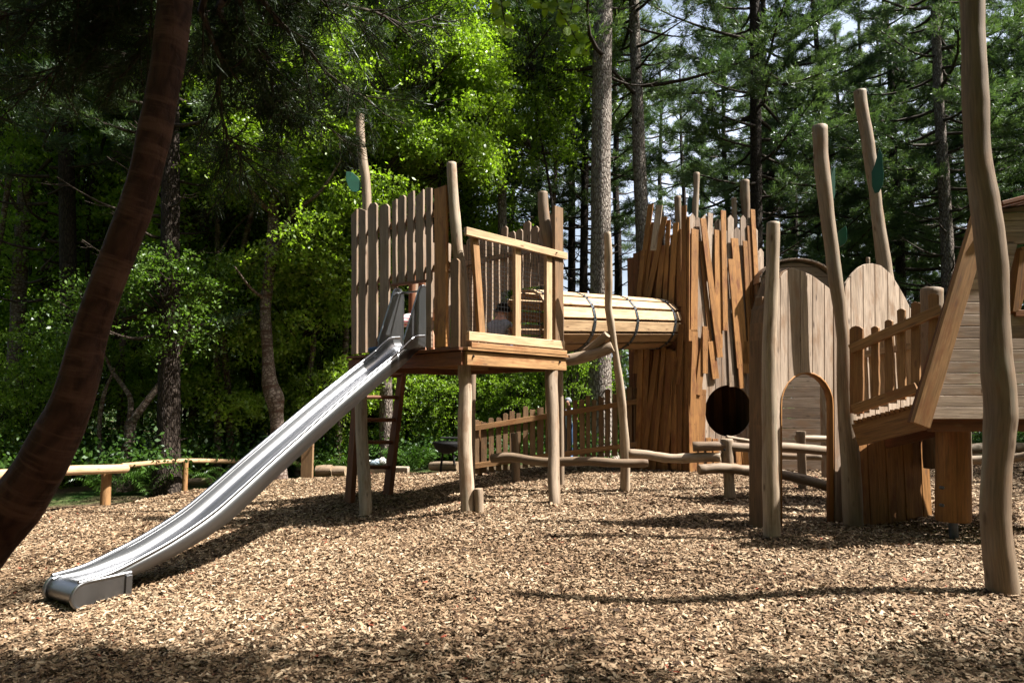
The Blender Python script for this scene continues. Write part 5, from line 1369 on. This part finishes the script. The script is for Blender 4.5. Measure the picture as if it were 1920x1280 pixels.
custom_tree('forked_tree', [(790, 236, 254), (830, 231, 252), (870, 222, 242), (905, 212, 240)], 12.8,
    [([(243, 800, 0), (262, 770, 0), (300, 720, 0), (325, 680, 0), (345, 640, -.1), (356, 590, -.2)], [8, 7, 6, 5, 4, 2]), ([(243, 800, 0), (245, 750, .1), (232, 725, .2), (210, 695, .3), (195, 660, .4)], [6, 5, 4, 3.5, 1.5]),
     ([(190, 870, .1), (186, 800, .2), (195, 740, .2), (215, 690, .3)], [4, 4, 4, 2])],
    [E(330, 560, 12.4, 1.20, 1.20, 1.08, 220), E(210, 600, 12.6, 1.08, 1.20, 0.96, 180)], 'small forked tree with splayed branches behind the log barrier', 'birch_bark', 'shade_leaf', .065, 26, .18, seed=33)
custom_tree('birch_tree', [(-20, 60, 74), (120, 52, 72), (300, 40, 66), (480, 26, 52), (640, 18, 44), (760, 10, 38), (880, 8, 42)], 15.2,
    [([(60, 250, 0), (100, 210, -.3), (140, 150, -.5)], [5, 3.5, 2]), ([(45, 420, 0), (20, 370, -.3), (-10, 330, -.5)], [4, 3, 2])],
    [E(40, 180, 15, 1.95, 1.95, 2.34, 500), E(150, 330, 15.5, 1.69, 1.69, 1.95, 420), E(60, 480, 15.5, 1.56, 1.56, 1.56, 260)], 'pale-barked birch at the far left edge of the wood', 'birch_bark', 'wood_leaf', .075, 28, .22, seed=34)
custom_tree('birch_tree', [(150, 728, 738), (250, 727, 740), (390, 726, 742), (600, 724, 740), (860, 722, 742)], 16, [([(732, 250, 0), (760, 200, 0), (790, 120, 0)], [4, 3, 1])],
    [E(740, 120, 16, 2.2, 2, 2.4, 600), E(640, 300, 16, 1.8, 2, 1.8, 420)], 'pale slender birch stem glimpsed behind the sunlit crown', 'birch_bark', 'birch_leaf', .09, 28, .24, seed=35)

custom_tree('birch_tree', [(200, 408, 416), (400, 404, 414), (600, 400, 412), (760, 402, 414), (880, 402, 416)], 14.2, [([(408, 480, 0), (440, 430, 0), (480, 390, 0)], [3, 2, 1])],
    [E(400, 380, 14.2, 1.5, 1.2, 1.5, 330), E(470, 560, 14.0, 1.2, 1.0, 1.1, 260), E(330, 520, 14.0, 1.1, 1.0, 1.0, 200), E(600, 700, 14.2, 1.2, .9, .8, 200), E(420, 730, 14.0, .9, .8, .6, 120)], 'thin young birch with light green leaves between the broad dark trunk and the crooked birch', 'birch_bark', 'birch_leaf', .08, 28, .23, seed=37)
# ---- broadleaved and pine filler trees of the wood
rf = random.Random(5)
left = [(-60, 17.5, 1), (60, 19.5, 0), (150, 16.5, 0), (240, 20, 1), (330, 18.5, 0), (400, 16, 0), (460, 19.5, 1), (540, 18, 0), (600, 21, 1), (640, 16.5, 2), (700, 21, 1), (770, 18.5, 0), (840, 21.5, 1), (890, 18, 2), (330, 26, 1), (20, 24, 1), (600, 28, 0), (-120, 21, 0), (930, 21, 2)]
for i, (px, Y, k) in enumerate(left):
    s = rf.uniform(.9, 1.2)*(1 if Y < 18 else 1.2)
    tree('leafy_tree', BT[k], [BC[k]], (gx(px, Y), Y, 0), rf.uniform(0, 6.3), s, 'leafy tree in the dense shaded wood on the left, one of many alike', G_B)
for i, (px, Y) in enumerate([(1020, 17), (1075, 15.5), (1150, 19), (960, 15.5), (850, 15.5), (905, 16), (760, 15.5), (690, 16.2), (600, 15.2), (500, 16), (420, 15), (340, 14.5), (150, 14), (60, 13.5), (-30, 13)]):
    tree('understorey_bush', BT[2], [BC[2]], (gx(px, Y), Y, -.5), rf.uniform(0, 6.3), rf.uniform(.5, .75), 'low leafy bush under the trees, one of many alike', 'understorey bushes at the wood edge')
for i, (px, Y) in enumerate([(96, 15.0), (165, 15.2), (228, 14.6), (262, 15.6), (362, 14.4), (392, 15.4), (436, 14.4), (472, 15.2), (562, 14.8), (596, 15.6), (632, 15.0), (668, 15.8), (795, 16.0), (826, 15.4), (-10, 15), (548, 17.0), (418, 17.2), (1012, 16), (1040, 18)]):
    o = tree('slim_birch', SLT[i % 2], [], (gx(px, Y), Y, 0), rf.uniform(0, 6.3), rf.uniform(.85, 1.15), 'slim bare stem with a small high crown in the wood, one of many alike', 'slim young trees in the wood')
    c = link('crown', BC[2], o); c.location = (0, 0, 7.2*SC)
pines = [(1010, 24), (1160, 26), (1290, 32), (1375, 24), (1460, 22), (1505, 27), (1560, 21), (1600, 31), (1650, 25), (1700, 21.5), (1730, 30), (1810, 24), (1850, 20), (1900, 27), (1960, 22), (2020, 26), (1450, 35), (1550, 36), (1680, 36), (1800, 34), (1900, 36), (1250, 38), (1120, 34),
         (960, 28), (880, 30), (800, 29), (1330, 40), (1620, 44), (700, 31), (600, 30), (480, 28), (360, 27), (230, 27), (90, 26), (-40, 25), (2050, 19), (1000, 40)]
for i, (px, Y) in enumerate(pines):
    k = i % 3; cm = (PC_mid, PC_mid2, PC_low)[k]
    if px < 950: cm = PC_mid
    if 950 < px < 1300: cm = PC_bare
    tree('pine_tree', PT[1], [cm], (gx(px, Y), Y, 0), rf.uniform(0, 6.3), rf.uniform(.85, 1.1)*(1.15 if Y > 33 else 1), 'slender dark pine deep in the wood, one of many alike', G_P)
# trees outside the picture that shade the foreground and the left of the wood
for (x, y, s, cm, tm_) in ((7.2, 1.0, .75, PC_high, PT[0]), (8.5, 4.4, .85, PC_high, PT[0]), (-5.2, -1.5, .7, PC_mid, PT[0])):
    pass

# trees standing round the clearing behind the viewer
for i in range(26):
    an = R_(158+i*9.2) if i < 24 else R_(10+i); dd = rf.uniform(13, 17) if i % 2 else rf.uniform(17, 22)
    x, y = dd*math.cos(an), dd*math.sin(an)+1
    if x > 3: x += 5
    if y > 6: continue
    if i % 3: tree('leafy_tree', BT[1], [BC[i % 2]], (x, y, 0), rf.uniform(0, 6.3), rf.uniform(1.5, 1.9), 'leafy tree on the far side of the clearing, behind the viewer', G_B)
    else: tree('pine_tree', PT[1], [PC_low], (x, y, 0), rf.uniform(0, 6.3), 1.1, 'pine on the far side of the clearing, behind the viewer', G_P)
for i, (x, y, s_, k) in enumerate([(5.5, -3.4, 1.15, 0), (9.5, -4.5, 1.4, 1), (1.5, -5.2, 1.3, 1), (-3.2, -3.6, 1.15, 0), (-7.5, -1.5, 1.2, 1), (-6, -7, 1.5, 0), (13.5, -1.5, 1.3, 0), (14.2, 3, 1.25, 1), (14.5, 7, 1.25, 0), (15, 11, 1.25, 1), (16, 15, 1.3, 0), (5, -9, 1.5, 1), (-2, -9, 1.5, 0), (-10.5, 2.5, 1.2, 0), (10, -9, 1.5, 0)]):  # unseen trees added to cut sky light and ground bounce in the clearing
    tree('leafy_tree', BT[1], [BC[k]], (x, y, 0), i*1.1, s_, 'unseen leafy tree added beside or behind the viewer to cut stray light', G_B)
# ---- leaning red-barked tree close to the camera, with hanging pine boughs
TY = 3.1
rows = [(-60, 302, 370), (0, 295, 361), (80, 289, 350), (150, 280, 338), (250, 259, 320), (320, 246, 303), (390, 226, 284), (450, 202, 262), (550, 165, 225), (640, 133, 195), (715, 112, 182), (781, 86, 161), (847, 48, 133), (905, 12, 101), (947, -16, 76), (1010, -68, 26), (1090, -130, -32), (1180, -170, -66), (1260, -190, -76)]
pts = [at((a+b)/2, y, TY) for y, a, b in rows[::-1]]; rad = [(b-a)/2*TY/FPX for y, a, b in rows[::-1]]
root = V((pts[0].x, pts[0].y, float(slope(pts[0].x)))); pts[0].z = root.z-.1
last = pts[-1]; pts += [last+V((.25, .05, 1.0)), last+V((.4, .1, 2.6)), last+V((.5, .1, 4.2))]; rad += [.075, .055, .02]
p, r = smooth_path([q-root for q in pts], rad, 5)
lt = thing('leaning_pine', root, 'dark red-barked tree leaning across the left foreground with hanging pine boughs', 'tree')
wb = MB(); wb.tube(p, r, 28, .07, .5, 0, caps=False, nf=5)
link('trunk', merge_mesh('trunk', wb, np.zeros((0, 3)), np.zeros(0), [M['red_bark']]), lt)
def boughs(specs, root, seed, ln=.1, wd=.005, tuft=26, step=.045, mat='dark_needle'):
    r = np.random.default_rng(seed); wb = MB(); TC, TD = [], []
    for a, b, nsub, rb in specs:
        a, b = V(a)-root, V(b)-root; ax = (b-a); L_ = ax.length; ax.normalize(); sag = V((0, 0, -.12*L_))
        pts = [a.lerp(b, i/6)+sag*math.sin(i/6*math.pi)*.6+V(r.normal(0, .03, 3)) for i in range(7)]
        wb.tube(pts, [rb*(1-.8*i/6) for i in range(7)], 6, 0, .5, 0, caps=False)
        for j in range(nsub):
            t = r.uniform(.12, 1); i = min(5, int(t*6)); p0 = pts[i].lerp(pts[i+1], t*6-i)
            dd = (ax*r.uniform(.2, 1)+V(r.normal(0, .55, 3))+V((0, 0, -.25))).normalized(); sl = r.uniform(.2, .55)*min(1, L_*.5)
            e = p0+dd*sl; wb.tube([p0, p0.lerp(e, .5)+V((0, 0, -.03)), e], [.006, .0045, .003], 4, 0, .5, 0, caps=False)
            n = int(sl/step)
            for q in range(n):
                if q/n < .2: continue
                TC.append(p0.lerp(e, (q+r.random())/n)); TD.append((dd+V(r.normal(0, .35, 3))).normalized())
    TC = np.array([tuple(q) for q in TC]); TD = np.array([tuple(q) for q in TD])
    NV = needles(TC, TD, tuft, ln, wd, r); tone = np.repeat(r.uniform(0, 1, len(TC)), tuft)
    return merge_mesh('pine_boughs', wb, NV, tone, [M['twig'], M[mat]])
tp = last
sp = [(tp+V((0, 0, .1)), at(150, 40, 3.6), 34, .02), (tp+V((0, 0, .3)), at(-40, 60, 3.4), 30, .02), (tp+V((.1, .3, .1)), at(440, 110, 4.3), 40, .022), (tp+V((.1, .2, .2)), at(560, 190, 4.8), 40, .022),
      (tp+V((.1, .2, .3)), at(690, 190, 5.1), 36, .022), (tp+V((.1, .1, .3)), at(560, 20, 4.2), 36, .022), (tp+V((.1, .1, .3)), at(820, 30, 4.9), 30, .022), (tp+V((.05, .1, .1)), at(450, 300, 4.9), 34, .02),
      (tp+V((0, 0, -.1)), at(200, 140, 3.8), 30, .018), (tp+V((0, 0, .2)), at(60, 150, 3.8), 30, .018), (tp+V((.1, .2, .2)), at(420, -60, 3.8), 34, .02), (at(440, 110, 4.3), at(640, 250, 5.0), 22, .012), (at(480, 90, 4.4), at(520, 300, 5.0), 22, .012),
      (tp+V((0, 0, .5)), at(250, -40, 3.5), 40, .02), (tp+V((0, 0, .5)), at(60, -30, 3.6), 36, .02)]
link('crown', boughs(sp, root, 4), lt)
c = link('crown', broadcrown(52, [((.9-root.x, 2.85-root.y, 5.4), (1.9, .45, .6), 560), ((-1.0-root.x, 2.95-root.y, 4.4), (.9, .45, .5), 200)], ('twig', 'dark_needle'), .09, 26, .18, hollow=.0), lt)  # unseen leaf slab above the frame, added to keep the leaning trunk shaded
for dx, dy, h in ((.4, .2, 0),):
    c = link('crown', PC_high, lt); c.scale = (.55, .55, .42); c.location = (pts[-1]-root)*SC*1.0-V((0, 0, 4.6*SC*1.0)); c.location.z = 4.6*SC-11*.42*SC*.55
# tall tree to the right of the camera whose crown dapples the foreground and whose twig hangs into the picture
def shade_tree(x, y, ells, label, seed, H=6.5, leafm='birch_leaf', dens=1.0, extra=None):
    o = thing('beech_tree', (x, y, 0), label, 'tree')
    me, p, r = trunkmesh('trunk', [(0, 0, -.1), (.05, .05, 1.5), (-.1, 0, 3.5), (-.2, .05, H)], [.17, .15, .12, .03], M['dark_bark'], 14, .08)
    link('trunk', me, o); limbs = []
    for (c, rr_, n) in ells: limbs.append(([(0, 0, H*.4), ((c[0]-x)*.5, (c[1]-y)*.5, (H*.5+c[2])*.5+.3), (c[0]-x, c[1]-y, c[2])], [.07, .05, .02]))
    link('crown', broadcrown(seed, [((c[0]-x, c[1]-y, c[2]), rr_, n) for c, rr_, n in ells], ('twig', leafm), .075, 22, .2, limbs), o); return o
st = shade_tree(4.6, .2, [((4.4, 2.55, 5.6), (2.0, .5, .9), 58), ((2.4, 2.65, 5.8), (1.7, .6, .8), 62), ((6.3, 2.5, 5.9), (1.5, .5, .9), 45), ((3.4, 2.0, 5.4), (2.2, .6, .7), 150)], 'beech beside the camera whose leafy twigs hang in at the top of the picture', 41)
# hanging beech twig: leaves at top centre
def twig(parent, root, specs, seed):
    r = random.Random(seed); wb = MB(); LV, LT = [], []
    for pts, lsz in specs:
        P_ = [at(x, y, Y)-root for x, y, Y in pts]; pp, rr_ = smooth_path(P_, [.006]+[.003]*(len(P_)-1), 5); wb.tube(pp, rr_, 5, 0, .5, 0, caps=False)
        for i in range(2, len(pp), 1):
            for sgn in (-1, 1):
                if r.random() < .45: continue
                b = pp[i]; d = (V((r.uniform(-.6, .6)+sgn*.6, r.uniform(-.5, .5), r.uniform(-.9, .1)))).normalized(); sd_ = d.cross(V((r.uniform(-.3, .3), -1, r.uniform(-.3, .3)))).normalized(); L_ = lsz*r.uniform(.7, 1.1)
                q = [b+d*L_*t+sd_*w_*L_ for t, w_ in ((0, 0), (.25, .24), (.6, .28), (1, 0), (.6, -.28), (.25, -.24))]
                LV += [q[0], q[1], q[2], q[3], q[0], q[3], q[4], q[5]]; LT += [r.random()]*2
    me = merge_mesh('hanging_twig', wb, np.array([tuple(v) for v in LV]), np.array(LT), [M['twig'], M['wood_leaf']]); return link('hanging_twig', me, parent)
twig(st, V((4.6, .2, 0)), [([(1040, -60, 2.6), (1045, 5, 2.6), (1062, 40, 2.6), (1085, 80, 2.62), (1100, 96, 2.6)], .06), ([(930, -60, 2.6), (940, 5, 2.6), (946, 40, 2.6), (950, 66, 2.6)], .06), ([(985, -70, 2.6), (1010, 0, 2.6), (1030, 14, 2.6)], .06), ([(1080, -50, 2.6), (1075, -5, 2.6), (1070, 20, 2.6)], .055)], 3)
m = MB(); rt = V((4.6, .2, 0)); q0 = V((3.0, 1.6, 4.6)); q1 = at(1000, -120, 2.6)
pp, rr_ = smooth_path([V((4.45, .25, 3.2)), q0, q1.lerp(q0, .4)+V((0, 0, .1)), q1, at(940, -70, 2.6)], [.05, .025, .014, .009, .006], 5); m.tube(pp, rr_, 7, .05, .5); m.build('hanging_bough', M['twig'], st)

# ---------------------------------------------------------------- ferns, undergrowth, far wood
def fernmesh(seed):
    r = random.Random(seed); LV, LT = [], []
    for k in range(11):
        az = k*2.4+r.uniform(-.3, .3); L_ = r.uniform(.45, .75); n = 16; prev = None
        for i in range(n):
            t = i/n; rad_ = L_*t*(1-.12*t); hz = .5*L_*math.sin(t*2.3)*1.0
            c = V((math.cos(az)*rad_, math.sin(az)*rad_, hz+.02)); s2 = V((-math.sin(az), math.cos(az), 0)); w_ = .17*math.sin(math.pi*min(1, t*.85+.16))*(1-t*.35)
            f = V((math.cos(az), math.sin(az), .1))
            for sg in (-1, 1):
                a = c; b = c+s2*sg*w_+f*.05+V((0, 0, -.04)); LV += [a-f*.004, c+s2*sg*w_*.5-f*.004+f*.02, b, c+s2*sg*w_*.5+f*.03]; LT.append(r.uniform(.2, 1))
    return merge_mesh('fern_fronds', MB(), np.array([tuple(v) for v in LV]), np.array(LT), [M['twig'], M['fern']])
FM = [fernmesh(1), fernmesh(2)]
ferns = [(610, 868), (640, 862), (625, 875), (500, 880), (560, 872), (760, 862), (790, 858), (775, 868), (830, 850), (745, 858), (270, 900), (300, 905), (380, 890), (420, 885), (220, 905), (360, 900), (250, 893), (450, 880), (1020, 846), (600, 858), (660, 872), (190, 912), (330, 893), (530, 868), (800, 866)]
ferns = [(x_, k_) for x_, k_ in ((585, 0), (600, 1), (618, 0), (632, 1), (655, 1), (668, 2), (480, 2), (515, 1), (545, 3), (410, 3), (440, 2), (755, 1), (772, 0), (785, 1), (800, 2), (735, 2), (255, 3), (285, 2), (315, 3), (205, 2), (225, 3), (762, 2), (610, 3), (640, 3))]
for i, (px, py) in enumerate(ferns):
    yy = 12.0
    for _ in range(8): yy = float(edgey(gx(px, yy)))+.9+.55*py
    q = V((gx(px, yy), yy, 0))
    o = link('fern', FM[i % 2]); o.location = V((q.x, q.y, float(slope(q.x))-.06))*SC; o.rotation_euler = (0, 0, i*1.3); o.scale = (rf.uniform(.9, 1.4),)*3
    tag(o, 'bright green fern at the edge of the wood, one of many alike', 'fern', 'ferns at the edge of the wood')
r = np.random.default_rng(77)
n = 2600; X = r.uniform(-24, 20, n); Y = edgey(np.clip(X, -14, 14))+.95+r.exponential(6, n); k = (Y < 42); X, Y = X[k], Y[k]
cc = np.stack([X, Y, r.uniform(.0, .55, len(X))*np.clip((Y-edgey(X))/3, .2, 1)], -1); per = 36
P = (cc[:, None, :]+r.normal(size=(len(cc), per, 3))*np.array([.28, .28, .16])).reshape(-1, 3); P[:, 2] = np.abs(P[:, 2])
me = merge_mesh('undergrowth', MB(), leafquads(P, .09, r, 0), np.clip(np.repeat(r.uniform(0, .8, len(cc)), per)+r.uniform(0, .2, len(P)), 0, 1), [M['twig'], M['undergrowth_shade_leaf']])
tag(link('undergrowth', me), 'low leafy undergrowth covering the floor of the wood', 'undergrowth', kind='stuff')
n = 5200; X = r.uniform(-60, 60, n); Y = r.uniform(42, 66, n); Zt = r.random(n)*np.where(X < -5, 8, 5.5)
cc = np.stack([X, Y, Zt], -1); per = 16
P = (cc[:, None, :]+r.normal(size=(n, per, 3))*np.array([.8, .8, .5])).reshape(-1, 3); P[:, 2] = np.abs(P[:, 2])
me = merge_mesh('distant_wood', MB(), leafquads(P, .42, r, 0), np.clip(np.repeat(r.uniform(0, .8, n), per)+r.uniform(0, .2, len(P)), 0, 1), [M['twig'], M['needle']])
tag(link('distant_wood', me), 'far-off mass of trees closing the view between the trunks', 'wood', kind='stuff')
print('objects', len(bpy.data.objects))
